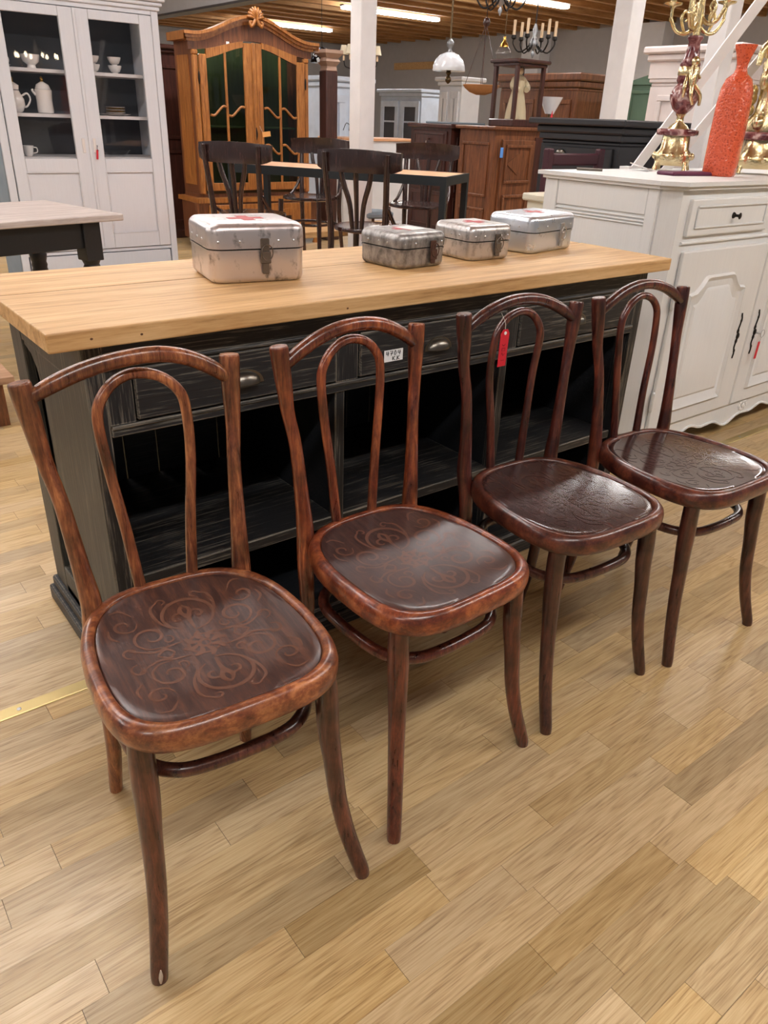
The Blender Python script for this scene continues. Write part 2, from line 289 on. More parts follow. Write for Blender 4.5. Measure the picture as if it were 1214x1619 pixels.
def mosaic():
    m,nt,b=M('mosaic_glass'); L=nt.links; tc=nd(nt,'ShaderNodeTexCoord'); v=nd(nt,'ShaderNodeTexVoronoi',i_Scale=34.0); L.new(tc.outputs['Object'],v.inputs['Vector'])
    sp=nd(nt,'ShaderNodeSeparateColor'); L.new(v.outputs['Color'],sp.inputs[0]); r=ramp(nt,sp.outputs[0],[(.3,s2l(20,22,26)),(.5,s2l(150,170,200)),(.8,s2l(235,238,240))]); r.color_ramp.interpolation='CONSTANT'; L.new(r.outputs[0],b.inputs['Base Color']); b.inputs['Roughness'].default_value=.15; return m
m_mosaic=mosaic()
#%%STRUCTURE
# ---------------- floor ----------------
floor=tag(mk('floor',bx(-6,17,-7,21,-.06,-.009),m_gap),kind='structure')
def plank_rows(x0,x1,y0,y1,seed):
    rg=random.Random(seed); out=[]; W=.0655; y=y0; j=0
    while y<y1-1e-4:
        h=min(W,y1-y); x=x0-rg.random()*.5
        while x<x1:
            l=rg.choice((.27,.34,.40,.46,.52)); a,b=max(x,x0),min(x+l,x1)
            if b-a>.03: out.append((a,b,y,y+h,l if a==x and b==x+l and h==W else None))
            x+=l
        y+=W; j+=1
    return out
near=plank_rows(-1.6,5.6,-2.0,.155,3)+plank_rows(-1.6,5.6,.19,2.3,5)
def ploc(p): return (p[0]+p[1])/2,(p[2]+p[3])/2
def score(p):
    x,y=ploc(p); v=Vector((x,y,0))-camo.matrix_world.translation; d=v.dot(fw)
    if d<.25: return -1
    a,b=v.dot(r2)/d*_F,v.dot(u2)/d*_F
    if abs(a)>660 or abs(b)>860: return -1
    if .2<y<.6 and .2<x<1.6: return -1
    return (p[1]-p[0])*(p[3]-p[2])*1.2/d**3
near.sort(key=score,reverse=True)
shared={}
for i,p in enumerate(near[:300]):
    cx,cy=ploc(p); key=(round(p[1]-p[0],3),round(p[3]-p[2],3))
    if key not in shared:
        hx,hy=key[0]/2-.0004,key[1]/2-.0004
        o=mk('plank',bx(-hx,hx,-hy,hy,-.008,0),m_plank,floor); shared[key]=o.data
    else:
        o=bpy.data.objects.new('plank',shared[key]); C.objects.link(o); o.parent=floor
    o.location=(cx,cy,0)
bm=B()
def flat(bm,p,g=.0004):
    a,b,c,d=p[0]+g,p[1]-g,p[2]+g,p[3]-g
    box(bm,a,b,c,d,-.008,0)
for p in near[300:]: flat(bm,p)
mk('plank_field',bm,m_plankst,floor,kind='stuff')
bm=B()
for p in plank_rows(-6,-1.6,-2,6,9)+plank_rows(5.6,9,-2,2.3,11)+plank_rows(-1.6,9,2.3,8,12): flat(bm,p)
for a in((-6,17,-7,-2),(9,17,-2,21),(-6,9,8,21)): flat(bm,(*a,))
mk('plank_field',bm,m_plankst,floor,kind='stuff')
# brass threshold strip with screws
st=tag(mk('trim_1',bx(-1.6,5.6,.155,.19,-.009,.0025,bev=.001),m_brass),kind='structure')
for x in(-.15,.35,.85,2.9): mk('screw',lathe(B(),[(.005,0),(.005,.001),(.003,.0016)],10,(x,.172,.0025)),m_rivet,st,W=True)
# ---------------- ceiling, walls ----------------
ceil=tag(mk('ceiling',bx(-6,17,-7,21,3.22,3.3),m_ceilw),kind='structure')
bmd=bx(-11.5,11.5,-.045,.045,3.08,3.22).copy()
first=None; y=-5.0
while y<20.9:
    if first is None: first=mk('beam',bmd,m_beam,ceil); first.location=(5.5,y,0)
    else:
        o=first.copy(); C.objects.link(o); o.location=(5.5,y,0)
    y+=.62
tag(mk('wall_right',bx(14.95,15.15,-7,21,0,3.22),m_wall),kind='structure')
tag(mk('wall_back',bx(-6,14.95,20.2,20.4,0,3.22),m_wall),kind='structure')
# hanging bulkhead with metal edge
bh=tag(mk('trim_2',bx(5.75,5.9,2.0,20.2,2.6,3.08),m_white),kind='structure'); mk('metal_edge',bx(5.72,5.93,2.0,20.2,2.57,2.6),m_metalgrey,bh,W=True)
# pilaster posts on the right wall
for y in(9.2,12.4): tag(mk('trim_3' if y<10 else 'trim_4',bx(14.6,14.95,y,y+.55,0,3.08),m_white),kind='structure')
# ceiling tube lights
def tube_light(x,y):
    t=thing('ceiling_light',LL.get((x,y),'long white fluorescent strip light on the beamed ceiling, outside the photo'),'lamp',(x,y,3.08),0,'strip lights on the ceiling')
    mk('housing',bx(-1.2,1.2,-.06,.06,-.03,0),m_white,t)
    mk('diffuser',bx(-1.18,1.18,-.075,.075,-.075,-.03,bev=.02,seg=2),m_lamp,t)
tl=[(x,y) for x in(-4,-.4,3.2,6.8) for y in(-2.0,1.75,5.2,8.7)]+[(10.5,y) for y in(1.75,5.2,9.2,12.6,16.5)]
tl=[p for p in tl if not(p[0]==6.8 and p[1]==8.7)]
LL={(10.5,16.5):'white fluorescent strip light right of the oak armoire, left of the white column',(10.5,12.6):'white fluorescent strip light just right of the white column on the ceiling',(10.5,9.2):'white fluorescent strip light cut by the top edge above the iron chandelier'}
for p in tl: tube_light(*p)
#%%CHAIRS
# ---------------- bentwood chairs ----------------
A_,B_,YC=.184,.197,.043
def outl(t,off,z,n=3.7):
    a,b=A_-off,B_-off; c,s=math.cos(t),math.sin(t)
    x=a*math.copysign(abs(c)**(2/n),c); y=b*math.copysign(abs(s)**(2/n),s)
    x*=1-.15*max(0,(y+.02)/b)**1.6
    if y>0: y*=1-.02*(abs(x)/a)**2
    return Vector((x,YC+y,z))
def dish(x,y):
    q=(abs(x)/.165)**2.4+(abs(y-YC)/.175)**2.4
    return .4665-.011*max(0,1-q)
def seat_ring():
    bm=B(); n=72; prof=[(.034,.428),(.006,.427),(.001,.431),(-.001,.440),(-.0012,.452),(.001,.462),(.006,.4685),(.012,.4705),(.018,.4695),(.0208,.4665),(.0215,.460),(.034,.455)]
    R=[[bm.verts.new(outl(2*PI*k/n,o,z)) for k in range(n)] for o,z in prof]
    m=len(R)
    for i in range(m):
        a,b=R[i],R[(i+1)%m]
        for k in range(n): bm.faces.new((a[k],a[(k+1)%n],b[(k+1)%n],b[k]))
    return bm
def seat_panel():
    bm=B(); n=72; offs=[.0222,.024,.032,.048,.07,.095,.12,.145,.165]
    R=[]
    for i,o in enumerate(offs):
        R.append([])
        for k in range(n):
            v=outl(2*PI*k/n,o,0,3.7-.2*i); v.z=dish(v.x,v.y)-(.002 if i==0 else 0); R[-1].append(bm.verts.new(v))
    for a,b in zip(R,R[1:]):
        for k in range(n): bm.faces.new((a[k],a[(k+1)%n],b[(k+1)%n],b[k]))
    bm.faces.new(R[-1])
    U=[bm.verts.new((v.co.x,v.co.y,.448)) for v in R[0]]
    for k in range(n): bm.faces.new((U[k],U[(k+1)%n],R[0][(k+1)%n],R[0][k]))
    bm.faces.new(U[::-1]); return bm
def ribbon(bm,pts,w):
    P=cat([Vector((x,y,0)) for x,y in pts],5); V=[]
    for i,p in enumerate(P):
        a=P[min(i+1,len(P)-1)]-P[max(i-1,0)]; nn=Vector((-a.y,a.x,0)).normalized(); ww=w*(.35+.65*math.sin(PI*(i+.6)/(len(P)+.2)))
        q=[]
        for s in(-1,1):
            c=p+nn*s*ww/2; q.append(bm.verts.new((c.x,c.y,dish(c.x,c.y)+.0006)))
        V.append(q)
    for a,b in zip(V,V[1:]): bm.faces.new((a[0],a[1],b[1],b[0]))
def spiral(c,r0,r1,a0,turn,n=9):
    return [(c[0]+(r0+(r1-r0)*i/n)*math.cos(a0+turn*i/n),c[1]+(r0+(r1-r0)*i/n)*math.sin(a0+turn*i/n)) for i in range(n+1)]
def scrollwork():
    bm=B(); L=[]
    for s in(-1,1):
        L+= [(spiral((0,.088*s),.046,.040,-PI/2*s,2*PI*.92*s,14),.0055),(spiral((.016,.083*s),.017,.004,PI*1.1*s,-3.6*PI*s*.5,8),.004),(spiral((-.016,.083*s),.017,.004,-.1*PI*s,3.6*PI*s*.5,8),.004),
             ([(0,.045*s),(0,.075*s),(.008,.1*s),(0,.116*s)],.006),([(0,.075*s),(-.008,.1*s),(0,.116*s)],.006)]
    for sx in(-1,1):
        for sy in(-1,1):
            f=lambda P:[(sx*x,sy*y) for x,y in P]
            L+= [(f(spiral((.072,.052),.034,.006,-PI*.6,PI*2.6,12)),.0045),(f(spiral((.104,.098),.022,.005,PI,PI*2.2,9)),.004),(f([(.03,.02),(.055,.018),(.08,.012),(.115,.03)]),.004),
                 (f(spiral((.112,.024),.016,.004,-PI/2,PI*1.8,8)),.0035),(f([(.035,.06),(.05,.09),(.052,.125),(.035,.142)]),.004),(f(spiral((.03,.136),.011,.003,0,PI*1.7,7)),.003),
                 (f([(.085,.12),(.1,.14),(.118,.138)]),.0035),(f([(.05,.0),(.062,.012),(.078,.0)]),.004),(f(spiral((.05,.036),.012,.003,PI/2,PI*1.8,7)),.003),(f([(.12,.06),(.132,.075),(.13,.095)]),.0035)]
    for k in range(8):
        a=PI/4*k; L.append(([(.012*math.cos(a),.012*math.sin(a)),(.024*math.cos(a+.25),.024*math.sin(a+.25)),(.036*math.cos(a),.036*math.sin(a))],.007))
    L.append((spiral((0,0),.026,.026,0,2*PI,14),.004)); L.append((spiral((0,0),.009,.009,0,2*PI,10),.005))
    for P,wd in L: ribbon(bm,[(x*.98,YC-.006+y*.98) for x,y in P],wd*1.35)
    return bm
KP=[dict(tL=(-.1727,.2538,.8439),tR=(.1551,.2578,.846),aa=(.0134,.2437,.8751),ha=(-.0052,.2569,.8466),pL=(-.1262,.2085,.4677),pR=(.1312,.2094,.469),hL=(-.0452,.2353,.4736),hR=(.0498,.2333,.4709),fL=(-.1831,-.16,0),fR=(.1861,-.1631,0)),
    dict(tL=(-.1629,.2504,.841),tR=(.1641,.2535,.8406),aa=(.003,.2438,.871),ha=(-.0015,.2555,.8427),pL=(-.1281,.2122,.4741),pR=(.1305,.2078,.4668),hL=(-.0465,.2332,.4703),hR=(.0462,.2332,.4683),fL=(-.1929,-.1633,0),fR=(.1922,-.1412,0)),
    dict(tL=(-.162,.2491,.8413),tR=(.1751,.241,.8382),aa=(-.0006,.2459,.8682),ha=(.0056,.2487,.8419),pL=(-.1346,.2208,.48),pR=(.1283,.2092,.465),hL=(-.0508,.2351,.467),hR=(.0436,.2345,.4656),fL=(-.1753,-.1679,0),fR=(.177,-.1424,0)),
    dict(tL=(-.1696,.2568,.8408),tR=(.1646,.2538,.8402),aa=(-.0059,.2536,.8685),ha=(-.0013,.2558,.8413),pL=(-.1303,.2123,.4717),pR=(.1342,.2025,.4682),hL=(-.0467,.2299,.4653),hR=(.0493,.2306,.4703),fL=(-.1708,-.1452,0),fR=(.173,-.1578,0))]
POSE=[(.0595,-.4412,-.0905),(.5109,-.429,.0207),(.9614,-.4151,-.0635),(1.39,-.4511,-.0369)]
CL=['orange-brown bentwood chair with scuffed patterned seat, leftmost and nearest of the row','reddish bentwood chair with worn carved-look seat, second from the left','dark mahogany bentwood chair behind the hanging red tag, third from the left','dark glossy-seated bentwood chair at the right end of the row']
def V(*a): return Vector(a)
def mixv(a,b,t): return a.lerp(b,t)
def bentwood(i):
    k={n:Vector(v) for n,v in KP[i].items()}; W_,Lg=cw[i],lw[i]
    t=thing('bentwood_chair',CL[i],'chair',(POSE[i][0],POSE[i][1],0),POSE[i][2],'bentwood chairs in a row before the black island')
    mk('seat_ring',seat_ring(),rw[i],t,smooth=60)
    sp=mk('seat_panel',seat_panel(),pw[i],t,smooth=50)
    mk('scroll_pattern',scrollwork(),m_orn[i],sp)
    for s,tp,pp in((-1,'tL','pL'),(1,'tR','pR')):
        T,Pm=k[tp],k[pp]+V(s*.006,.006,0); mid=mixv(T,Pm,.5)+V(-s*.004,-.004,0)
        pts=[T+(T-Pm).normalized()*.006,T,mixv(T,Pm,.08),mixv(T,Pm,.18),mixv(T,Pm,.32),mid,mixv(T,Pm,.8)+V(-s*.002,-.003,0),Pm,V(s*.138,.213,.40),V(s*.134,.214,.30),V(s*.134,.226,.15),V(s*.138,.250,.03),V(s*.139,.255,0)]
        rad=[.0155,.0172,.0168,.0152,.0128,.0122,.0145,.0175,.0165,.0152,.0140,.0130,.0126]
        mk('back_post',tb(pts,rad,14,5),W_,t,smooth=60)
    def side(tp,pp,f): return mixv(k[tp],k[pp],f)
    a=side('tL','pL',.05 if i==0 else .08)+V(.006,-.002,0); b=side('tR','pR',.085)+V(-.006,-.002,0); ap=k['aa']-V(0,0,.004)
    def pb(e,q): return V(e.x*q+ap.x*(1-q),ap.y+(e.y-ap.y)*q*q,ap.z-(ap.z-e.z)*q**2.1)
    mk('top_rail',tb([a,pb(a,.8),pb(a,.55),pb(a,.28),ap,pb(b,.28),pb(b,.55),pb(b,.8),b],[.0105,.0128,.0132,.013,.013,.013,.0132,.0128,.0105],14,5),W_,t,smooth=60)
    h=k['ha']-V(0,0,.006); l,r_=k['hL'],k['hR']
    arcp=[V(h.x*(1-abs(c))+(.0715*c),h.y-.004*abs(c),h.z-.0705+.0705*math.sin(math.acos(c))) for c in(-1,-.87,-.5,0,.5,.87,1)]
    mk('inner_hoop',tb([l-V(0,0,.012),l,V(l.x-.009,.240,.58),V(l.x-.021,.247,.69)]+arcp+[V(r_.x+.021,.247,.69),V(r_.x+.009,.240,.58),r_,r_-V(0,0,.012)],[.0105,.0105,.0095,.009]+[.009]*7+[.009,.0095,.0105,.0105],12,6),W_,t,smooth=60)
    for s,f in((-1,'fL'),(1,'fR')):
        F=k[f]; g=lambda x,y,z,u:V(s*x,y,z)*(1-u)+V(F.x,F.y,z)*u
        pts=[V(s*.146,-.094,.432),V(s*.148,-.096,.40),V(s*.149,-.099,.355),V(s*.150,-.102,.31),g(.151,-.105,.25,.08),g(.151,-.107,.17,.22),g(.152,-.11,.10,.45),g(.152,-.11,.05,.73),g(.152,-.11,.015,.95),F+V(0,0,0)]
        mk('front_leg',tb(pts,[.0185,.019,.0195,.0185,.0165,.0155,.0148,.0142,.0136,.0128],14,5),Lg,t,smooth=60)
    P=[]
    for q in range(20):
        u=2*PI*q/20; c,s=math.cos(u),math.sin(u); P.append((.147*math.copysign(abs(c)**(2/3.2),c),.052+.152*math.copysign(abs(s)**(2/3.2),s),.338))
    mk('stretcher_ring',tb(P,.0115,12,3,closed=True),Lg,t,smooth=60)
    bm=B()
    for s in(-1,1): box(bm,s*.10-.02,s*.10+.02,-.1,.2,.418,.43)
    mk('seat_batten',bm,Lg,t)
    return t
chairs=[bentwood(i) for i in range(4)]
# chipped foot on the first chair
mk('bare_wood_chip',tb([(-.1845,-.1728,.008),(-.1830,-.1725,.022),(-.1815,-.1712,.036)],[.0015,.0035,.001],8,3),plain('bare_wood',s2l(186,168,150),.7),chairs[0],smooth=60)
#%%ISLAND
isl=thing('kitchen_island','rubbed black wooden island with open shelves and drawers behind the chairs','cabinet',(.9,.3,0))
def P(name,bm,mat,par=isl,**k): return mk(name,bm,mat,par,W=True,**k)
IX0,IX1,IY0,IY1=.065,1.76,.04,.568
P('plinth',box(box(B(),IX0-.022,IX1+.022,IY0-.022,IY1+.02,0,.045,bev=.004),IX0-.012,IX1+.012,IY0-.012,IY1+.012,.045,.075,bev=.005),m_blk)
P('bottom_board',bx(IX0,IX1,IY0+.005,IY1-.03,.075,.095),m_blkin)
P('top_board',bx(IX0,IX1,IY0+.01,IY1,.822,.835),m_blkin)
for x0,x1 in((IX0,.10),(.10,.150)): P('corner_stile',bx(x0+.0006,x1-.0006,IY0,IY0+.045,.075,.835,bev=.002),m_blkv) if x0<.09 else P('upper_stile',bx(x0,x1,IY0+.002,IY0+.03,.672,.782),m_blkv)
P('corner_stile',bx(1.725,IX1,IY0,IY0+.045,.075,.835,bev=.002),m_blkv); P('upper_stile',bx(1.68,1.7245,IY0+.002,IY0+.03,.672,.782),m_blkv)
P('corner_stile',bx(IX0,.11,IY1-.045,IY1,.075,.835,bev=.002),m_blkv); P('corner_stile',bx(1.715,IX1,IY1-.045,IY1,.075,.835,bev=.002),m_blkv)
P('frieze_rail',bx(.10,1.725,IY0+.001,IY0+.03,.790,.835),m_blk); P('moulding',tb([(.10,IY0-.001,.786),(1.725,IY0-.001,.786)],.005,8,1),m_blk,smooth=60)
P('lower_rail',box(box(B(),.10,1.725,IY0-.001,IY0+.03,.648,.668,bev=.002),.10,1.725,IY0-.005,IY0+.01,.664,.672,bev=.002),m_blk)
for x0,x1 in((.62,.68),(1.16,1.21)): P('upper_stile',bx(x0,x1,IY0+.002,IY0+.03,.672,.782),m_blkv)
for x in(.633,1.172): 
    P('divider',bx(x-.008,x+.008,IY0+.03,IY1-.03,.095,.66),m_blkin); P('divider_edge',bx(x-.013,x+.013,IY0+.004,IY0+.034,.095,.648,bev=.002),m_blkv)
for x in(.102,1.723): P('inner_side',bx(x-.008,x+.008,IY0+.046,IY1-.046,.095,.66),m_blkin)
n=18
for q in range(n):
    a=.10+(1.725-.10)*q/n; b=.10+(1.725-.10)*(q+1)/n
    P('back_board',bx(a+.0015,b-.0015,IY1-.03,IY1-.012,.095,.822,bev=.002),m_blkin)
for a,b in((.111,.624),(.642,1.163),(1.181,1.714)):
    P('shelf',box(box(B(),a,b,IY0+.012,IY1-.032,.303,.323,bev=.0015),a,b,IY0+.006,IY0+.012,.299,.325,bev=.0015),m_blk)
    P('shelf_cleat',bx(a,b,IY1-.045,IY1-.0305,.56,.575),m_blkin)
def drawer(a,b):
    d=P('drawer',box(box(B(),a+.003,b-.003,IY0-.004,IY0+.022,.675,.780,bev=.003),a+.02,b-.02,IY0+.022,IY0+.35,.68,.775),m_blk)
    cx=(a+b)/2; bm=B(); R=[]
    for v in range(7):
        R.append([]); vv=PI/2*v/6
        for u in range(17):
            uu=PI*u/16; R[-1].append(bm.verts.new((cx+.036*math.cos(uu)*math.cos(vv),IY0-.0045-.022*math.sin(vv),.712+.026*math.sin(uu)*math.cos(vv))))
    for p,q in zip(R,R[1:]):
        for u in range(16): bm.faces.new((p[u],p[u+1],q[u+1],q[u]))
    lathe_p=[(cx+.044*math.cos(PI*u/20),.709+.032*math.sin(PI*u/20)) for u in range(21)]
    poly(bm,lathe_p,(IY0-.0065,IY0-.004),'y')
    c_=mk('cup_pull',bm,m_pull,d,smooth=60,W=True)
    for s in(-1,1): pass
    return d
dr=[drawer(.150,.62),drawer(.68,1.16),drawer(1.21,1.68)]
# end panels: frame and recessed boards
for xs,sg in((IX0,1),(IX1,-1)):
    f=lambda d0,d1,y0,y1,z0,z1,**k: bx(min(xs+sg*d0,xs+sg*d1),max(xs+sg*d0,xs+sg*d1),y0,y1,z0,z1,**k)
    P('side_stile',f(-.001,.02,IY0+.002,.158,.075,.835,bev=.002),m_blkside)
    P('side_stile',f(-.001,.02,.475,IY1-.002,.075,.835,bev=.002),m_blkside)
    P('side_rail',f(0,.02,.158,.475,.745,.835,bev=.002),m_blkside); P('side_rail',f(0,.02,.158,.475,.075,.15,bev=.002),m_blkside)
    P('side_board',f(.004,.02,.17,.385,.15,.745,bev=.004),m_blkside); P('side_backing',f(.024,.034,.158,.475,.12,.78),m_blkin)
    bm=poly(B(),[(.385,.745),(.385,.66),(.40,.70),(.43,.725),(.475,.735),(.475,.745)],(xs+sg*.004,xs+sg*.018),'x'); P('arched_bracket',bm,m_blkside)
# label on the middle drawer
lb=P('price_label',bx(.752,.808,IY0-.0052,IY0-.0042,.700,.728),m_lab,dr[1])
def strokes(S,ox,oz,s,y,r,bm):
    for st_ in S:
        pts=[(ox+a*s,y,oz+b*s) for a,b in st_]
        tube(bm,pts,r,5,1)
G={'4':[[(.15,1),(.0,.45),(.75,.5)],[(.6,1),(.5,0)]],'7':[[(0,.95),(.75,1),(.3,0)],[(.1,.5),(.7,.5)]],'0':[[(.3,1),(.05,.6),(.1,.1),(.4,0),(.6,.4),(.5,.9),(.3,1)]],'K':[[(0,1.05),(0,0)],[(.75,1.05),(.05,.5)],[(.05,.5),(.8,0)]],'.':[[(.25,.05),(.4,.0)]]}
bm=B(); x=.757
for ch in '4704': strokes(G[ch],x,.7145,.0108,IY0-.0056,.0009,bm); x+=.0118
x=.777
for ch in 'K.K': strokes(G[ch],x,.7025,.009,IY0-.0056,.0008,bm); x+=.0085 if ch=='K' else .005
P('label_writing',bm,m_ink,dr[1])
# worktop of pine boards
wt=thing('wooden_worktop','thick pale pine worktop on the black island, under the four metal boxes','worktop',(.9,.3,.835))
TOP=.870
P('front_board',bx(0,1.808,0,.3440,.8355,TOP,bev=.003,seg=2),m_top,wt); P('rear_board',bx(.004,1.806,.3505,.590,.8355,TOP-.0008,bev=.003,seg=2),m_top,wt)
P('board_joint',bx(.006,1.804,.3442,.3503,.836,.8688),plain('dark_seam_shade',s2l(66,46,30),.9),wt)  # dark strip in the gap paints in the shade of the open seam
bm=B()
for x,z in((.075,.853),(.165,.850),(.62,.848)): ball(bm,(x,.0002,z),.0032,1,.2,.7,8)
P('knot',bm,plain('dark_knot',s2l(90,55,30),.7),wt)
# red paper tag hanging by string from the third chair's hoop
rt_=thing('price_tag','red paper tag on white string tied to the third chair','tag',(.9255,-.178,.83))
def ptag(bm): 
    return poly(bm,[(-.014,-.052),(.011,-.052),(.014,.022),(.008,.032),(-.006,.032),(-.013,.024)],(-.0006,.0006),'y')
hb=ptag(B()); bmesh.ops.translate(hb,verts=hb.verts,vec=(.000,0,-.058)); mk('tag_card',hb,m_red,rt_)
mk('string',tb([(0,0,-.032),(-.002,0,-.012),(-.018,.0,.012)],.0006,5,3),m_string,rt_); mk('eyelet',lathe(B(),[(.004,0),(.004,.001),(.0018,.0012)],12),m_paper,rt_).matrix_local=Matrix.Translation((0,-.0008,-.034))@Matrix.Rotation(PI/2,4,'X')
bm=B(); 
for j,S in enumerate(([[(0,.2),(1,.2)]],[[(0,.5),(.2,.9),(.5,.2),(1,.6)]],[[(0,.2),(1,.2),(1,.8),(0,.8),(0,.2)]],[[(0,.6),(.5,.2),(1,.6)]])): strokes(S,-.006,-.098+j*.011,.010,-.0012,.0005,bm)
mk('tag_writing',bm,plain('brown_ink',s2l(110,15,30),.7),rt_)
#%%BOXES
def rbox(w,d,z0,z1,r,bot,topr,seg=5):
    """open-look rounded tin half: r vertical corner radius, bot/topr = edge radius at bottom or top"""
    bm=B(); n=6
    def loop(off,z):
        pts=[]; rr=max(r-off,.002); W2,D2=w/2-off,d/2-off
        for cx,cy,a0 in((W2-rr,D2-rr,0),(-W2+rr,D2-rr,PI/2),(-W2+rr,-D2+rr,PI),(W2-rr,-D2+rr,1.5*PI)):
            for q in range(n+1): a=a0+PI/2*q/n; pts.append((cx+rr*math.cos(a),cy+rr*math.sin(a),z))
        return [bm.verts.new(p) for p in pts]
    L=[]
    if bot: L+=[loop(bot*(1-math.sin(PI/2*q/seg)),z0+bot*(1-math.cos(PI/2*q/seg))) for q in range(seg+1)]
    else: L.append(loop(0,z0))
    if topr: L+=[loop(topr*(1-math.cos(PI/2*q/seg)),z1-topr*(1-math.sin(PI/2*q/seg))) for q in range(seg+1)]
    else: L.append(loop(0,z1))
    for a,b in zip(L,L[1:]):
        m=len(a)
        for k in range(m): bm.faces.new((a[k],a[(k+1)%m],b[(k+1)%m],b[k]))
    bm.faces.new(L[0][::-1]); bm.faces.new(L[-1]); return bm
def tin(label,x,y,rz,w,d,h,hl,r,mat,latchmat,lx,cross=True,paper=False,bev=.018):
    t=thing('metal_box',label,'box',(x,y,TOP),rz,'aluminium first aid boxes on the worktop')
    hb=h-hl
    mk('body',rbox(w,d,0,hb-.003,r,bev*.8,0),mat,t,smooth=50)
    mk('body_lip',rbox(w+.003,d+.003,hb-.007,hb-.003,r,0,0),mat,t,smooth=50)
    mk('seam',rbox(w-.004,d-.004,hb-.0032,hb+.0005,r,0,0),m_iron,t)
    lid=mk('lid',rbox(w+.004,d+.004,hb,h,r,0,bev),mat,t,smooth=50)
    bm=B(); fy=-d/2-.002
    for u in(-.42,-.2,.36,.2): lathe(bm,[(.0028,0),(.0028,.001),(.001,.0018)],8,(0,0,0)); vs=bm.verts[-24:]; bmesh.ops.rotate(bm,verts=vs,cent=(0,0,0),matrix=Matrix.Rotation(PI/2,3,'X')); bmesh.ops.translate(bm,verts=vs,vec=(u*w,fy,hb+hl*.3)); bm.verts.ensure_lookup_table()
    for v in(-.2,.0,.25): lathe(bm,[(.0028,0),(.0028,.001),(.001,.0018)],8,(0,0,0)); bm.verts.ensure_lookup_table(); vs=bm.verts[-24:]; bmesh.ops.rotate(bm,verts=vs,cent=(0,0,0),matrix=Matrix.Rotation(-PI/2,3,'Y')); bmesh.ops.translate(bm,verts=vs,vec=(-w/2-.002,v*d,hb+hl*.3)); bm.verts.ensure_lookup_table()
    mk('rivets',bm,m_rivet,lid)
    cz=hb
    lt=mk('latch',box(box(box(B(),lx-.010,lx+.010,fy-.004,fy,cz-.012,cz+hl*.42,bev=.0015),lx-.012,lx+.012,fy-.008,fy-.004,cz-.032,cz-.006,bev=.002),lx-.008,lx+.008,fy-.006,fy,cz-min(.055,hb*.8),cz-.03,bev=.002),latchmat,t)
    mk('latch_ring',tb([(lx+.013*math.cos(q*PI/4)+.003,fy-.008,cz-.008+.017*math.sin(q*PI/4)) for q in range(8)],.0014,6,3,closed=True),latchmat,lt,smooth=60)
    if cross:
        cb=B(); s=.2*d
        poly(cb,[(-s*1.0,-s*.33),(-s*.33,-s*.33),(-s*.33,-s),(s*.33,-s),(s*.33,-s*.33),(s,-s*.33),(s,s*.33),(s*.33,s*.33),(s*.33,s),(-s*.33,s),(-s*.33,s*.33),(-s,s*.33)],(h+.0001,h+.0006),'z')
        mk('red_cross',cb,m_redcross,lid,label='faded red cross')
    if paper: mk('paper_label',rot(bx(-.005,w*.3,-d*.22,d*.16,h+.0002,h+.0009),.1),m_paper,lid)
    return t
tin('largest aluminium box with dark smudged front, leftmost on the worktop',.557,.326,-.20,.222,.205,.127,.052,.032,m_alu[0],m_steel,.012)
tin('small pitted grey metal box with brown latch and white paper label, second from left',1.000,.290,.07,.165,.165,.088,.036,.024,m_alu[1],m_rust,.028,paper=True)
tin('small aluminium box with ring latch and red cross, third from left',1.262,.300,-.02,.155,.165,.093,.040,.024,m_alu[2],m_steel,.018)
tin('shiny aluminium box with hanging hasp, rightmost on the worktop',1.545,.335,.18,.240,.165,.106,.045,.026,m_alu[3],m_rivet,.035)
#%%BG
def bev_panel(bm,x0,x1,z0,z1,y,wd=.02,d=.012):
    """raised frame moulding around a rectangle on a plane y=const (front at -y)"""
    for a in((x0,x1,z0,z0+wd),(x0,x1,z1-wd,z1),(x0,x0+wd,z0+wd,z1-wd),(x1-wd,x1,z0+wd,z1-wd)): box(bm,a[0],a[1],y-d,y,a[2],a[3],bev=min(d*.4,.004))
    return bm
# white glazed cabinet
wc=thing('display_cabinet','tall white painted cabinet with two glazed doors full of china, at left','cabinet',(1.6,4.7,0))
P('back_panel',bx(1.03,2.16,4.9,4.92,.02,1.80),m_insd,wc)
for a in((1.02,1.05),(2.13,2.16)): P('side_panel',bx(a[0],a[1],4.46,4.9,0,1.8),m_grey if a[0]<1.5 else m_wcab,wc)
P('face_stile',bx(1.02,1.07,4.455,4.475,0,1.8,bev=.003),m_wcab,wc); P('face_stile',bx(2.11,2.16,4.455,4.475,0,1.8,bev=.003),m_wcab,wc)
P('top_rail',bx(1.07,2.11,4.455,4.475,1.775,1.80),m_wcab,wc); P('mid_rail',bx(1.07,2.11,4.457,4.475,.275,.295),m_wcab,wc); P('base_board',bx(1.07,2.11,4.455,4.475,0,.06),m_wcab,wc)
P('cornice',box(box(box(B(),1.01,2.17,4.44,4.92,1.80,1.825,bev=.004),1.0,2.185,4.425,4.92,1.825,1.85,bev=.006),.985,2.20,4.405,4.93,1.85,1.875,bev=.006),m_wcab,wc)
dw=P('drawer',bx(1.08,2.10,4.452,4.8,.07,.268,bev=.004),m_wcab,wc)
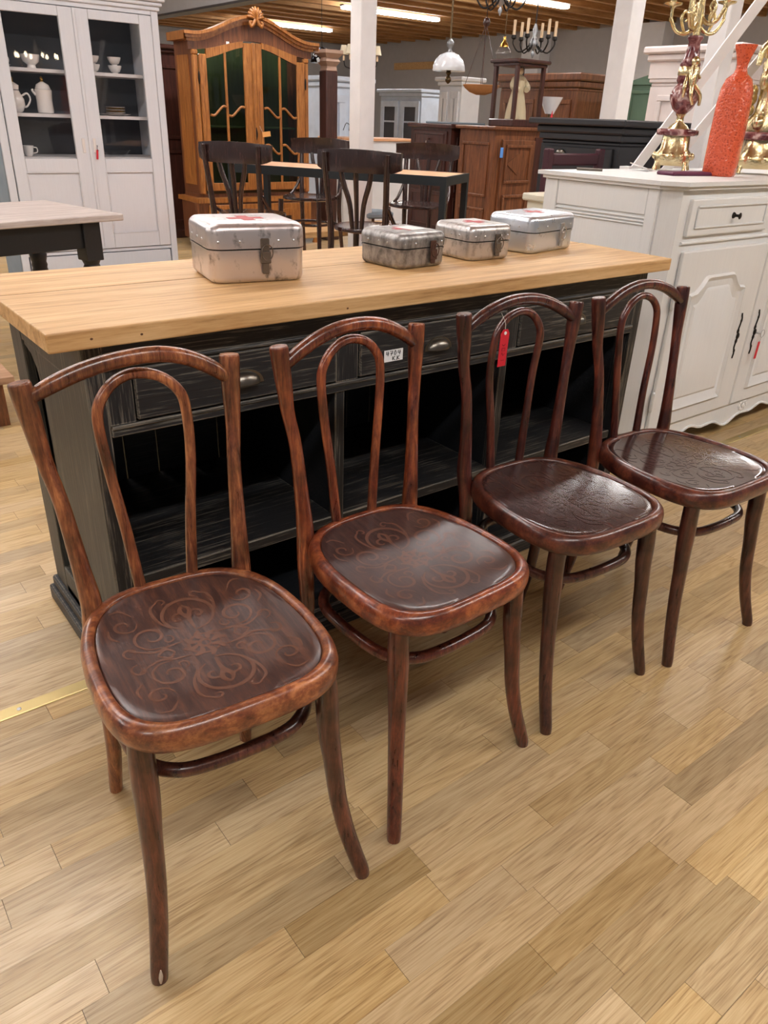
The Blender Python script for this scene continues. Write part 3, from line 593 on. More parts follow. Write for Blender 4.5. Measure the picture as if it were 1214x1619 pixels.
for s,x0,x1,g0,g1 in((-1,1.075,1.585,1.15,1.49),(1,1.59,2.105,1.68,2.02)):
    bm=B(); yf,yb=4.448,4.47
    for a in((x0,g0,.30,1.77),(g1,x1,.30,1.77),(g0,g1,1.715,1.77),(g0,g1,.81,.895),(g0,g1,.30,.40)): box(bm,a[0],a[1],yf,yb,a[2],a[3],bev=.002)
    box(bm,g0,g1,yf+.01,yb,.40,.81)
    bev_panel(bm,g0-.004,g1+.004,.398,.812,yf+.003,.008,.005)
    d=P('door',bm,m_wcab,wc)
    P('glass_pane',bx(g0,g1,4.458,4.461,.895,1.715),m_glass,d)
    P('handle_plate',bx((x1-.05) if s<0 else (x0+.02),(x1-.03) if s<0 else x0+.04,yf-.004,yf,.93,1.02,bev=.002),m_china,d)
P('door_bead',bx(1.578,1.60,4.440,4.449,.30,1.77,bev=.003),m_wcab,wc)
for z in(.90,1.16,1.42): P('shelf',bx(1.055,2.125,4.52,4.89,z-.02,z),m_shelf,wc)
kt=thing('key_tag','red key tag hanging from the right glazed door of the white cabinet','tag',(1.633,4.436,.975)); mk('tag_card',rot(bx(-.007,.007,-.001,.001,-.085,-.025,bev=.0008),.12,'Y'),m_red,kt); mk('key',tb([(0,.008,.0),(0,-.004,.0),(-.004,-.004,-.02),(.004,-.003,-.03)],.002,6,3),m_iron,kt)
def teapot(x,z,lab,tall,gf=1):
    t=thing('teapot',lab,'teapot',(x,4.62,z),0)
    H=.14 if tall else .13
    if tall: pr=[(.04,0),(.05,.005),(.052,.02),(.05,.08),(.055,H),(.05,H+.004)]
    else: pr=[(.03,0),(.045,.01),(.062,.045),(.06,.08),(.042,.115),(.036,H)]
    mk('pot_body',lathe(B(),pr,20),m_china,t,smooth=50)
    mk('lid',lathe(B(),[(.05 if tall else .036,H+.0045),(.04,H+.03),(.015,H+.045),(.006,H+.05)],16),m_china,t,smooth=50)
    mk('finial',ball(B(),(0,0,H+.06),.012,1,1,1.6),m_gold,t,smooth=60)
    mk('handle',tb([(.05,0,.1),(.085,0,.115),(.10,0,.08),(.075,0,.04),(.052,0,.035)],.006,8,4) if not tall else tb([(-.05,0,.11),(-.07,0,.135),(-.062,0,.14)],[.01,.006,.005],8,4),m_china,t,smooth=60)
teapot(1.19,1.16,'round white teapot with gold finial, on the middle shelf behind the left glass',False)
teapot(1.38,1.16,'straight-sided white china jug with gold lid knob, beside the round teapot',True)
def bowlstack(x,z,lab):
    for k in range(2):
        o=mk('footed_bowl',lathe(B(),[(.02,0),(.018,.006),(.03,.012),(.042,.035),(.046,.05),(.043,.05),(.028,.016),(.0,.012)],18),m_china,smooth=50); o.location=(x,4.62,z+k*.046+(0 if k==0 else .004))
        tag(o,lab%('upper' if k else 'lower'),'bowl','white china bowls stacked on the top shelf')
bowlstack(1.735,1.42,'%s white footed bowl of the stack by the left edge of the right door')
bowlstack(1.885,1.42,'%s white footed bowl of the middle stack on the top shelf, right door')
def cup(x,z,lab,r=.035):
    t=thing('cup',lab,'cup',(x,4.62,z)); mk('cup_body',lathe(B(),[(.02,0),(.028,.01),(r,.05),(r+.003,.065),(r,.065),(.02,.012),(0,.01)],16),m_china,t,smooth=50); mk('handle',tb([(r,0,.055),(r+.022,0,.05),(r+.022,0,.025),(r-.005,0,.018)],.004,6,4),m_china,t,smooth=60)
cup(1.225,.90,'white cup with loop handle on the lowest visible shelf, left door'); cup(1.14,1.424,'white cup on a saucer, top shelf behind the left door',.03)
o=mk('saucer',lathe(B(),[(.02,0),(.06,.012),(.062,.014),(.02,.003)],18),m_china,smooth=50); o.location=(1.14,4.62,1.4201); tag(o,'saucer under the cup on the top shelf, left door','saucer')
o=mk('glass_bowl',lathe(B(),[(.03,0),(.025,.02),(.05,.04),(.06,.08),(.057,.08),(.02,.03)],18),m_china,smooth=50); o.location=(1.33,4.62,1.42); tag(o,'footed white bowl on the top shelf behind the left door','bowl')
o=mk('platter',lathe(B(),[(.05,0),(.10,.01),(.11,.014),(.05,.006)],24),m_china,smooth=50); o.location=(1.855,4.63,1.16); tag(o,'large white platter under the stack of gilt-rimmed plates','plate')
for k in range(5):
    o=mk('plate',lathe(B(),[(.03,0),(.065,.006),(.066,.008),(.03,.003)],22),m_gold if k%2 else m_china,smooth=50); o.location=(1.86,4.63,1.1745+.0085*k); tag(o,'gilt-rimmed plate in the stack on the white platter','plate','gilt-rimmed plates stacked on the platter')
o=mk('glass_dish',lathe(B(),[(.05,0),(.08,.02),(.1,.045),(.095,.045),(.05,.01)],22),m_glass,smooth=50); o.location=(1.83,4.63,.9); tag(o,'clear glass dish on the lowest visible shelf, right door','dish')
cc_=thing('crystal_chandelier','lit crystal chandelier mirrored in the left glass door of the white cabinet','chandelier',(2.81,-.74,1.70))
m_cr=glassy('crystal',(.97,.98,1),2.2); m_bulb=emit('warm_bulb',(1,.82,.55),60)
mk('rod',tb([(0,0,.2),(0,0,1.38)],.004,6,1),m_gold,cc_); mk('column',lathe(B(),[(.01,-.16),(.035,-.12),(.015,-.08),(.05,-.02),(.02,.04),(.03,.1),(.01,.2)],14),m_china,cc_,smooth=60)
for q in range(8):
    a=PI/4*q; c,s_=math.cos(a),math.sin(a); ar=mk('arm',tb([(.02*c,.02*s_,-.03),(.12*c,.12*s_,-.09),(.22*c,.22*s_,-.06),(.24*c,.24*s_,.0)],.006,6,4),m_gold,cc_,smooth=60)
    mk('bulb',ball(B(),(.24*c,.24*s_,.035),.016,1,1,1.8,8),m_bulb,ar,smooth=60)
    mk('crystal_drop',ball(B(),(.24*c,.24*s_,-.06),.012,1,1,2.2,6),m_cr,ar); mk('crystal_drop',ball(B(),(.14*c,.14*s_,-.14),.012,1,1,2.2,6),m_cr,ar)
# honey oak vitrine
vt=thing('vitrine','honey oak armoire with arched glazed doors and carved shell crest','cabinet',(3.7,6.2,0))
YF=5.96
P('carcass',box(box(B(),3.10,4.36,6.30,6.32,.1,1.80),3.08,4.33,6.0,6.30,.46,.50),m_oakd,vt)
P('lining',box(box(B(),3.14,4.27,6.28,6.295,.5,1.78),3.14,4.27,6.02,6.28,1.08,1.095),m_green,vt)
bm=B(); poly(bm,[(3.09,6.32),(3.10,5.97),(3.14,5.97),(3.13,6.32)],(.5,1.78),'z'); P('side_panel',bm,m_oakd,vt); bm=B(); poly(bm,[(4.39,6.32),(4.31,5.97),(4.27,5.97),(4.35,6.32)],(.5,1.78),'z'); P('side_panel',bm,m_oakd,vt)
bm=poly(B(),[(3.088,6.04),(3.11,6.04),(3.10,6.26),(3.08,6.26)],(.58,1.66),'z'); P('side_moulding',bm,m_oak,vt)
for x in(3.12,4.29): P('pilaster',box(box(B(),x-.025,x+.025,YF-.012,YF+.03,.5,1.66,bev=.008),x-.03,x+.03,YF-.016,YF+.03,1.66,1.70,bev=.01),m_oak,vt)
def arc(x,zl,zp): 
    u=(x-3.705)/.62; return zl+(zp-zl)*(.5+.5*math.cos(PI*min(1,abs(u))))
XS=[3.06+1.29*q/36 for q in range(37)]
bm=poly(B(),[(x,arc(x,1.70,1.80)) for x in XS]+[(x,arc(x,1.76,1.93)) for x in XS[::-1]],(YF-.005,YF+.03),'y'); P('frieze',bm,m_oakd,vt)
def cornice_bm():
    bm=B()
    for q,(dz0,dz1,yy) in enumerate(((0,.025,-.02),(.025,.05,-.045),(.05,.075,-.07))):
        e=-yy*.8
        X=[3.06-e+(1.29+2*e)*k/36 for k in range(37)]
        poly(bm,[(x,arc(x,1.76,1.93)+dz0) for x in X]+[(x,arc(x,1.76,1.93)+dz1) for x in X[::-1]],(YF+yy,YF+.03),'y')
    poly(bm,[(3.0,5.90),(3.06,5.99),(3.09,6.33),(3.03,6.33)],(1.77,1.835),'z'); poly(bm,[(4.41,5.90),(4.35,5.99),(4.39,6.33),(4.46,6.33)],(1.77,1.835),'z')
    return bm
P('cornice',cornice_bm(),m_oak,vt)
bm=B()
for k in range(9):
    a=PI*(k+.5)/9; tube(bm,[(3.71,YF-.08,1.975),(3.71+.05*math.cos(a),YF-.09,1.975+.055*math.sin(a)),(3.71+.085*math.cos(a),YF-.075,1.975+.09*math.sin(a))],[.008,.014,.011],8,3)
for s in(-1,1): tube(bm,[(3.71+s*.01,YF-.085,1.97),(3.71+s*.03,YF-.088,1.93),(3.71+s*.055,YF-.088,1.915),(3.71+s*.065,YF-.088,1.945),(3.71+s*.045,YF-.088,1.95)],[.014,.016,.014,.011,.009],8,4)
P('carved_shell',bm,m_oak,vt,smooth=60)
for s,x0,x1,g0,g1,xm in((-1,3.15,3.685,3.225,3.60,3.41),(1,3.725,4.265,3.795,4.175,3.985)):
    bm=B(); yf,yb=YF-.022,YF+.006
    box(bm,x0,g0,yf,yb,.53,arc((x0+g0)/2,1.66,1.79),bev=.006); box(bm,g1,x1,yf,yb,.53,arc((g1+x1)/2,1.66,1.79)-.004,bev=.006); box(bm,g0,g1,yf,yb,.53,.60,bev=.004)
    X=[g0+(g1-g0)*q/14 for q in range(15)]
    poly(bm,[(x,arc(x,1.62,1.755)) for x in X]+[(x,arc(x,1.70,1.80)) for x in X[::-1]],(yf,yb),'y')
    d=P('door',bm,m_oak,vt)
    P('glass_pane',poly(B(),[(g0,.6),(g1,.6)]+[(x,arc(x,1.62,1.755)) for x in X[::-1]],(YF-.01,YF-.007),'y'),m_glassd,d)
    bm=B(); box(bm,xm-.011,xm+.011,YF-.02,YF-.008,.6,arc(xm,1.62,1.755))
    for z in(1.22,.90):
        for u0,u1 in((g0,xm),(xm,g1)):
            w_=u1-u0; dz=.035*(-s); tube(bm,[(u0+.008,YF-.022,z-dz),(u0+w_*.25,YF-.022,z-dz*1.1),(u0+w_*.5,YF-.022,z),(u0+w_*.75,YF-.022,z+dz*1.1),(u1-.008,YF-.022,z+dz)],.011,8,4)
    P('glazing_bars',bm,m_oak,d,smooth=60)
    P('hinge',tb([((x0-.008) if s<0 else x1+.008,YF-.02,z) for z in(1.43,1.46,1.50,1.53)],[.004,.009,.009,.004],8,3),m_iron,d,smooth=60)
P('centre_stile',bx(3.685,3.725,YF-.03,YF,.53,1.79,bev=.01,seg=2),m_oak,vt); P('escutcheon',tb([(3.70,YF-.034,.98),(3.705,YF-.034,1.03),(3.70,YF-.034,1.09)],[.003,.009,.003],8,3),m_iron,vt,smooth=60)
bm=poly(B(),[(3.03,6.36),(3.02,5.86),(4.38,5.86),(4.46,6.36)],(.43,.47),'z'); P('waist_moulding',bm,m_oak,vt)
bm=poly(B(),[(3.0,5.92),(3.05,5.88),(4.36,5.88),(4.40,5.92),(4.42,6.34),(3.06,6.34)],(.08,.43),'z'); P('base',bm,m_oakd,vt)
for x0,x1 in((3.12,3.68),(3.73,4.28)):
    d=P('base_door',bx(x0,x1,5.862,5.879,.12,.41,bev=.004),m_oak,vt); X=[x0+.06+(x1-x0-.12)*q/12 for q in range(13)]
    P('raised_panel',poly(B(),[(x0+.06,.16),(x1-.06,.16)]+[(x,.33+.03*math.cos(PI*((x-(x0+x1)/2)/((x1-x0)/2-.06)))) for x in X[::-1]],(5.852,5.8625),'y'),m_oak,d)
for x in(3.0,4.34): P('foot',tb([(x+.03,5.92,.09),(x+.02,5.90,.04),(x+.03,5.91,0)],[.04,.03,.045],10,3),m_oak,vt,smooth=60)
tt=thing('price_tag','orange card tag hanging from the right door of the oak armoire','tag',(3.80,YF-.03,1.03)); mk('tag_card',rot(bx(-.035,.055,-.0035,-.0015,-.02,.025,bev=.0008),-.12,'Y'),m_orangetag,tt); mk('string',tb([(-.025,-.002,.01),(-.05,-.002,.05),(-.06,0,.075)],.0015,5,3),m_string,tt)
o=mk('sticker',bx(3.437,3.467,YF-.0075,YF-.0055,1.748,1.782),m_lab); tag(o,'small white sticker on the frieze of the oak armoire','sticker')
# dark cupboard between white cabinet and vitrine
dc=thing('dark_cupboard','dark brown cupboard squeezed between the white cabinet and oak armoire','cabinet',(2.8,7.0,0))
P('body',bx(2.55,3.50,6.75,7.25,.0,1.70),m_dbr,dc); P('cornice',box(box(B(),2.52,3.53,6.72,7.27,1.70,1.73,bev=.008),2.49,3.56,6.69,7.28,1.73,1.77,bev=.01),m_dbr,dc)
bm=B(); bev_panel(bm,3.05,3.45,.95,1.6,6.75,.03,.015); bev_panel(bm,3.05,3.45,.15,.85,6.75,.03,.015); bev_panel(bm,2.60,3.0,.95,1.6,6.75,.03,.015); bev_panel(bm,2.60,3.0,.15,.85,6.75,.03,.015); P('door_moulding',bm,m_dbr,dc); P('base_moulding',bx(2.53,3.52,6.73,7.26,.0,.08,bev=.008),m_dbr,dc)
# dark pillar with stone capital
dp=thing('carved_pillar','dark wooden pillar with a weathered carved capital, right of the oak armoire','pillar',(4.62,6.05,0))
mk('shaft',box(box(B(),-.07,.07,-.07,.07,.08,1.62,bev=.01),-.09,.09,-.09,.09,0,.08,bev=.01),m_dbr,dp); mk('capital',lathe(B(),[(.09,1.62),(.08,1.66),(.12,1.70),(.10,1.73),(.15,1.77),(.15,1.80)],4,a0=PI/4,c=(0,0,0)),m_stone,dp)
# left table
lt=thing('side_table','black-legged table with whitewashed plank top before the white cabinet','table',(.45,2.8,0),.21)
mk('tabletop',bx(-.5,.56,-.38,.36,.725,.755,bev=.004),m_ttop,lt); mk('apron',bx(-.42,.45,-.30,.30,.60,.725,bev=.003),m_tblk,lt)
for x in(-.38,.42):
    for y in(-.27,.27):
        pr=[(.026,0),(.036,.05),(.03,.08)]+[(.037+(.004 if q%2 else 0),.10+.015*q) for q in range(26)]+[(.045,.50),(.036,.52),(.045,.54)]
        lg=lathe(B(),pr,16,(x,y,0)); box(lg,x-.045,x+.045,y-.045,y+.045,.54,.725,bev=.003); mk('leg',lg,m_tblk,lt,smooth=40)
o=mk('sticker',bx(-.008,.008,-.001,.001,-.01,.01),m_lab); o.location=(.42,2.485,.66); o.rotation_euler=(0,0,.21); tag(o,'small white sticker on the black apron of the whitewashed table','sticker')
# low plank table at far left
lo=thing('low_table','low pinkish-brown plank table standing left behind the island','table',(-.35,2.2,0))
for k in range(3): P('top_board',bx(-1.1,.33,1.955+.145*k,2.098+.145*k,.19,.22,bev=.002),wood('pinkish_board_%d'%k,s2l(146,110,86),s2l(176,140,112),s2l(196,162,134),rough=.5),lo)
for x in(-1.0,.23):
    for y in(2.0,2.3): P('leg',bx(x,x+.06,y,y+.06,0,.19),m_mbr,lo)
# display platform carrying table group
pf=tag(mk('display_platform',bx(1.3,3.98,1.75,4.10,0,.20),m_white),'low white plywood platform carrying the dark cafe chairs','platform')
mk('deck',bx(1.29,3.99,1.74,4.11,.20,.22,bev=.003),m_peach,pf)
it=thing('long_table','long narrow table with warm ply top and black steel frame','table',(2.62,2.75,.22),math.radians(-58.9))
mk('tabletop',bx(-.76,.62,-.20,.24,.69,.712),m_peach,it)
bm=B()
for a in((-.775,.635,-.215,-.20),(-.775,.635,.24,.255)): box(bm,a[0],a[1],a[2],a[3],.665,.714)
for a in((-.775,-.76),(.62,.635)): box(bm,a[0],a[1],-.2,.24,.665,.714)
mk('frame',bm,m_steelblk,it)
for x in(-.775,.600):
    for y in(-.215,.220): mk('leg',bx(x,x+.035,y,y+.035,0,.665),m_steelblk,it)
# cafe chairs
def cafe():
    t=thing('cafe_chair','','chair',(0,0,0),0,'dark cafe chairs around the long narrow table')
    bm=B(); R=[]
    for q in range(17):
        a=-1+2*q/16; x=.235*a; yb=.225-.055*a*a*1.0; zt=.845-.012*a*a
        zb=.735+(.02*max(0,abs(a)-.8)/.2); 
        R.append([bm.verts.new(v) for v in((x,yb-.008,zb),(x,yb+.014,zb),(x,yb+.018,(zb+zt)/2),(x,yb+.012,zt),(x,yb-.012,zt),(x,yb-.004,(zb+zt)/2))])
    for a,b in zip(R,R[1:]):
        for k in range(6): bm.faces.new((a[k],a[(k+1)%6],b[(k+1)%6],b[k]))
    bm.faces.new(R[0]); bm.faces.new(R[-1][::-1]); mk('backrest',bm,m_cafe,t,smooth=50)
    for s in(-1,1):
        mk('back_post',tb([(s*.175,.222,.825),(s*.172,.215,.74),(s*.165,.195,.6),(s*.158,.18,.45),(s*.158,.185,.3),(s*.168,.235,0)],[.015,.016,.016,.018,.016,.013],10,4),m_cafe,t,smooth=60)
        mk('front_leg',tb([(s*.155,-.15,.44),(s*.158,-.155,.3),(s*.165,-.165,.1),(s*.18,-.19,0)],[.019,.017,.015,.013],10,4),m_cafe,t,smooth=60)
        mk('side_brace',tb([(s*.175,.19,.57),(s*.183,.165,.53),(s*.19,.115,.48),(s*.19,.05,.455)],.011,8,4),m_cafe,t,smooth=60)
        mk('splat',tb([(s*.085,.212,.74),(s*.072,.205,.68),(s*.04,.195,.58),(s*.026,.188,.45)],[.014,.015,.014,.012],8,4),m_cafe,t,smooth=60)
    mk('splat',tb([(0,.215,.74),(0,.2,.6),(0,.19,.45)],[.016,.013,.012],8,4),m_cafe,t,smooth=60)
    mk('seat',lathe(B(),[(.175,.435),(.198,.44),(.2,.452),(.196,.46),(.17,.457),(.05,.45)],32,(0,.01,0),1,1.0),m_cafe,t,smooth=50)
    mk('stretcher_ring',tb([(.15*math.cos(q*PI/6),.01+.15*math.sin(q*PI/6),.27) for q in range(12)],.010,8,3,closed=True),m_cafe,t,smooth=60)
    return t
c0=cafe()
spots=[((2.03,2.985),120,'dark cafe chair at left end of the near side of the long table'),((2.335,2.215),120,'dark cafe chair seen from behind, at right of the near side of the table'),((2.925,3.77),-60,'dark cafe chair beyond the left end of the long table'),((3.38,3.08),-60,'dark cafe chair beyond the right end of the long table, before the dark commode')]
for i,((x,y),a,lab) in enumerate(spots):
    o=c0 if i==0 else copy_tree(c0)
    o.location=(x,y,.2245); o.rotation_euler=(0,0,math.radians(a)); o['label']=lab
# low plank bench before vitrine
be=thing('low_bench','low bench with a thick pale wooden top before the oak armoire','bench',(3.8,4.85,0))
P('bench_top',bx(3.2,4.6,4.62,5.1,.25,.30,bev=.004),m_top,be)
for x in(3.3,4.44): P('leg',bx(x,x+.06,4.68,5.04,0,.25),m_mbr,be)
# white column
cl=tag(mk('trim_5',bx(3.715,3.865,4.245,4.395,0,3.08,bev=.006),m_post),kind='structure')
#%%RIGHT
def cab(name,lab,x0,x1,y0,y1,z,mat,topover=.03,topth=.03,c='cabinet',base=.06,topmat=None):
    t=thing(name,lab,c,((x0+x1)/2,(y0+y1)/2,0))
    P('body',bx(x0,x1,y0,y1,base,z-topth),mat,t); P('top',bx(x0-topover,x1+topover,y0-topover,y1+topover,z-topth,z,bev=.006),topmat or mat,t); P('plinth',bx(x0-.012,x1+.012,y0-.012,y1+.012,0,base,bev=.004),mat,t)
    return t
def xpanel(bm,y0,y1,z0,z1,x,wd=.02,d=.012):
    for a in((y0,y1,z0,z0+wd),(y0,y1,z1-wd,z1),(y0,y0+wd,z0+wd,z1-wd),(y1-wd,y1,z0+wd,z1-wd)): box(bm,x-d,x,a[0],a[1],a[2],a[3],bev=min(d*.4,.004))
    return bm
cm=cab('commode','dark mahogany commode with red-tagged top drawer, behind the cafe chairs',4.10,4.62,3.56,4.05,1.19,m_dbr,.025,c='commode')
for k,(a,b) in enumerate(((1.02,1.14),(.72,1.0),(.42,.70),(.1,.40))):
    d=P('drawer',bx(4.085,4.105,3.60,4.01,a,b,bev=.004),m_dbr,cm); P('drawer_moulding',xpanel(B(),3.625,3.985,a+.02,b-.02,4.085,.008,.006),m_dbr,d); P('knob',tb([(4.083,3.80,(a+b)/2),(4.07,3.80,(a+b)/2),(4.06,3.80,(a+b)/2)],[.006,.007,.013],10,2),m_dbr,d,smooth=60)
P('side_moulding',bev_panel(bev_panel(B(),4.16,4.56,.70,1.10,3.56,.018,.01),4.16,4.56,.12,.66,3.56,.018,.01),m_dbr,cm)
o=thing('key_tag','small red tag hanging from the top drawer knob of the dark commode','tag',(4.05,3.80,1.065)); mk('tag_card',bx(-.004,.004,-.02,.02,-.075,-.03,bev=.003),m_red,o); mk('string',tb([(0,0,-.03),(0,0,-.01),(.004,.004,.002)],.0015,5,2),m_string,o)
bw=mk('serving_tray',bx(4.12,4.5,3.6,3.9,1.1905,1.205,bev=.004),m_grey); tag(bw,'flat grey tray lying on the dark commode','tray')
ok=cab('sideboard','brown oak sideboard with carved doors under the glass display case',4.13,5.05,3.11,3.49,1.19,m_mbr,.03,.025,c='sideboard')
for x0,x1 in((4.20,4.56),(4.65,5.00)):
    d=P('door',bx(x0,x1,3.092,3.111,.12,1.10,bev=.004),m_mbr,ok)
    bm=B(); bev_panel(bm,x0+.04,x1-.04,.80,1.07,3.092,.022,.014); bev_panel(bm,x0+.04,x1-.04,.16,.72,3.092,.022,.014); P('door_moulding',bm,m_mbr,d)
    xc=(x0+x1)/2; P('lozenge',poly(B(),[(xc-.12,.935),(xc,.86),(xc+.12,.935),(xc,1.01)],(3.086,3.093),'y'),m_mbr,d)
P('door_gap_board',bx(4.565,4.645,3.10,3.113,.1,1.12),m_dbr,ok); P('side_moulding',xpanel(xpanel(B(),3.16,3.45,.7,1.08,4.13,.02,.012),3.16,3.45,.15,.62,4.13,.02,.012),m_mbr,ok)
o=thing('key_tag','blue tag hanging from the left door of the oak sideboard','tag',(4.185,3.08,1.08)); mk('tag_card',bx(-.016,.016,-.003,.003,-.10,-.03,bev=.003),m_blue,o); mk('key',tb([(0,.008,.02),(0,-.002,.02),(0,0,-.03)],.002,6,2),m_iron,o)
# glass display case with robed statuette
gc=thing('glass_display_case','mahogany-framed glass case with a robed figure, on the oak sideboard','display case',(4.50,3.28,1.19))
for x in(-.14,.14):
    for y in(-.11,.11): mk('post',bx(x-.013,x+.013,y-.013,y+.013,.05,.40),m_dbr,gc)
mk('base',bx(-.16,.16,-.13,.13,0,.05,bev=.006),m_dbr,gc); mk('top',box(box(B(),-.16,.16,-.13,.13,.40,.42,bev=.004),-.18,.18,-.15,.15,.42,.445,bev=.008),m_dbr,gc)
for a in((-.127,.127,-.112,-.108),(-.127,.127,.108,.112)): mk('pane',bx(a[0],a[1],a[2],a[3],.05,.40),m_glass,gc)
for a in(-.142,.138): mk('pane',bx(a,a+.004,-.097,.097,.05,.40),m_glass,gc)
sf=thing('statuette','small statue in a beige silk robe inside the glass case','statue',(4.50,3.28,1.241))
bm=B(); 
R=[]
for z,r in((0,.085),(.06,.078),(.14,.06),(.20,.045),(.25,.055),(.285,.045),(.30,.022)):
    R.append([bm.verts.new((r*(1+.10*math.sin(9*a))*math.cos(a),.8*r*(1+.10*math.sin(9*a))*math.sin(a),z)) for a in[2*PI*k/36 for k in range(36)]])
for a,b in zip(R,R[1:]):
    for k in range(36): bm.faces.new((a[k],a[(k+1)%36],b[(k+1)%36],b[k]))
bm.faces.new(R[0][::-1]); bm.faces.new(R[-1]); mk('robe',bm,m_cloth,sf,smooth=60)
for s in(-1,1): mk('sleeve',tb([(s*.045,0,.27),(s*.075,-.02,.22),(s*.04,-.05,.20)],[.022,.026,.02],10,4),m_cloth,sf,smooth=60)
mk('head',ball(B(),(0,-.005,.325),.026,1,1,1.2,14),m_candle,sf,smooth=60); mk('veil',ball(B(),(0,.006,.333),.032,1,1,1.15,14),m_iron,sf,smooth=60)
# trinkets on the sideboard
for (x,y,s,mt,lab) in((4.70,3.16,.028,m_china,'white porcelain trinket beside the glass case'),(4.84,3.16,.035,m_blueg,'pale blue porcelain ornament at the right of the glass case')):
    if s: o=mk('ornament',lathe(B(),[(s*.6,0),(s,s*.5),(s*.7,s),(s*.9,s*1.3),(s*.2,s*1.6)],14),mt,smooth=60); o.location=(x,y,1.19); tag(o,lab,'ornament')
o=mk('folded_card',poly(B(),[(-.03,0),(.03,0),(.012,.12)],(-.002,.002),'y'),m_red); o.location=(4.76,3.15,1.19); tag(o,'small red and white standing card by the glass case','card')
tl_=thing('table_lamp','small lamp with a white tapered shade behind the glass case','lamp',(4.93,3.32,1.19)); mk('base',lathe(B(),[(.05,0),(.04,.02),(.012,.04),(.012,.10)],14),m_bronze,tl_,smooth=60); mk('lamp_shade',lathe(B(),[(.035,.10),(.095,.22)],20),m_opal,tl_,smooth=60)
# big brown armoire behind
ba=cab('armoire','wide brown oak armoire with heavy cornice, behind the glass case',6.6,7.1,4.45,5.55,1.56,m_mbr,.0,.03)
P('cornice',box(box(B(),6.57,7.13,4.42,5.58,1.56,1.62,bev=.01),6.54,7.16,4.39,5.61,1.62,1.69,bev=.012),m_mbr,ba)
P('door_moulding',xpanel(xpanel(B(),4.52,4.97,.3,1.45,6.6,.04,.02),5.03,5.48,.3,1.45,6.6,.04,.02),m_mbr,ba)
# black cabinet
bc=cab('black_cabinet','black painted cabinet with stepped cornice and cup pulls, behind the white buffet',2.98,3.40,1.13,1.62,1.15,m_bblk,.0,.02)
P('cornice',box(box(box(B(),2.965,3.42,1.115,1.63,1.15,1.18,bev=.004),2.95,3.43,1.10,1.64,1.18,1.215,bev=.008),2.915,3.46,1.07,1.67,1.215,1.245,bev=.006),m_bblk,bc)
for a,b in((1.17,1.60),): 
    d=P('drawer_front',bx(2.966,2.981,1.16,1.59,.93,1.12,bev=.003),m_bblk,bc); bm=B(); ball(bm,(2.962,1.47,1.09),.03,.5,1,.6,12); P('cup_pull',bm,m_pull,d,smooth=60)
P('front_moulding',xpanel(B(),1.20,1.55,.2,.88,2.98,.03,.01),m_bblk,bc)
# green wardrobe
gw=thing('green_wardrobe','muted green wardrobe with arched top, far right behind the white beam','wardrobe',(7.2,4.1,0))
P('body',bx(7.0,7.5,3.05,4.15,0,1.62),m_dgreen,gw); P('arched_crest',poly(B(),[(3.05+1.1*q/12,1.62+.10*math.sin(PI*q/12)) for q in range(13)]+[(4.15,1.60),(3.05,1.60)],(6.98,7.5),'x'),m_dgreen,gw); P('door_moulding',xpanel(xpanel(B(),3.62,4.1,.2,1.55,7.0,.03,.012),3.1,3.58,.2,1.55,7.0,.03,.012),m_dgreen,gw)
# leaning beam post
tag(mk('trim_6',bx(6.02,6.2,3.50,3.68,0,3.08,bev=.005),m_post),kind='structure')
# white stair: post and two diagonal rails
sp=tag(mk('trim_7',bx(3.36,3.45,.93,1.02,0,3.08,bev=.004),m_post),kind='structure')
def beam(bm,a,b,w_,h_):
    a,b=Vector(a),Vector(b); t=(b-a).normalized(); s=t.cross(Vector((0,0,1))).normalized()*w_/2; u=s.cross(t).normalized()*h_/2
    A=[bm.verts.new(p) for p in(a+s+u,a-s+u,a-s-u,a+s-u)]; D=[bm.verts.new(p) for p in(b+s+u,b-s+u,b-s-u,b+s-u)]
    for k in range(4): bm.faces.new((A[k],A[(k+1)%4],D[(k+1)%4],D[k]))
    bm.faces.new(A); bm.faces.new(D[::-1]); return bm
sr=thing('stair_rail','white painted diagonal stair rail rising to the right behind the orange vase','rail',(2.815,.945,0))
def P0(n,b,m,t): return mk(n,b,m,t,W=True)
P0('handrail',beam(B(),(2.826,.935,1.02),(3.165,.57,1.86),.035,.04),m_post,sr); P0('lower_rail',beam(B(),(2.92,.86,1.0),(3.2,.55,1.62),.03,.036),m_post,sr); P0('newel',bx(2.79,2.84,.92,.97,0,1.06),m_post,sr)
# white cupboard with stepped cornice
wq=cab('white_cupboard','pinkish-white cupboard with a tall stepped cornice behind the brass candelabrum',3.80,4.3,1.12,1.60,1.44,m_creampink,.0,.02)
P('cornice',box(box(box(box(B(),3.79,4.31,1.11,1.61,1.44,1.46,bev=.004),3.785,4.31,1.105,1.615,1.46,1.54),3.765,4.33,1.085,1.63,1.54,1.575,bev=.008),3.745,4.35,1.065,1.65,1.575,1.61,bev=.008),m_creampink,wq)
P('door_moulding',xpanel(B(),1.18,1.54,.15,1.38,3.80,.03,.012),m_creampink,wq)
bwd=cab('brown_wardrobe','plain brown wooden wardrobe right of the white cupboard',4.20,4.7,.35,1.05,1.50,m_mbr,.03,.04); P('door_moulding',xpanel(B(),.42,.98,.15,1.4,4.20,.04,.015),m_mbr,bwd)
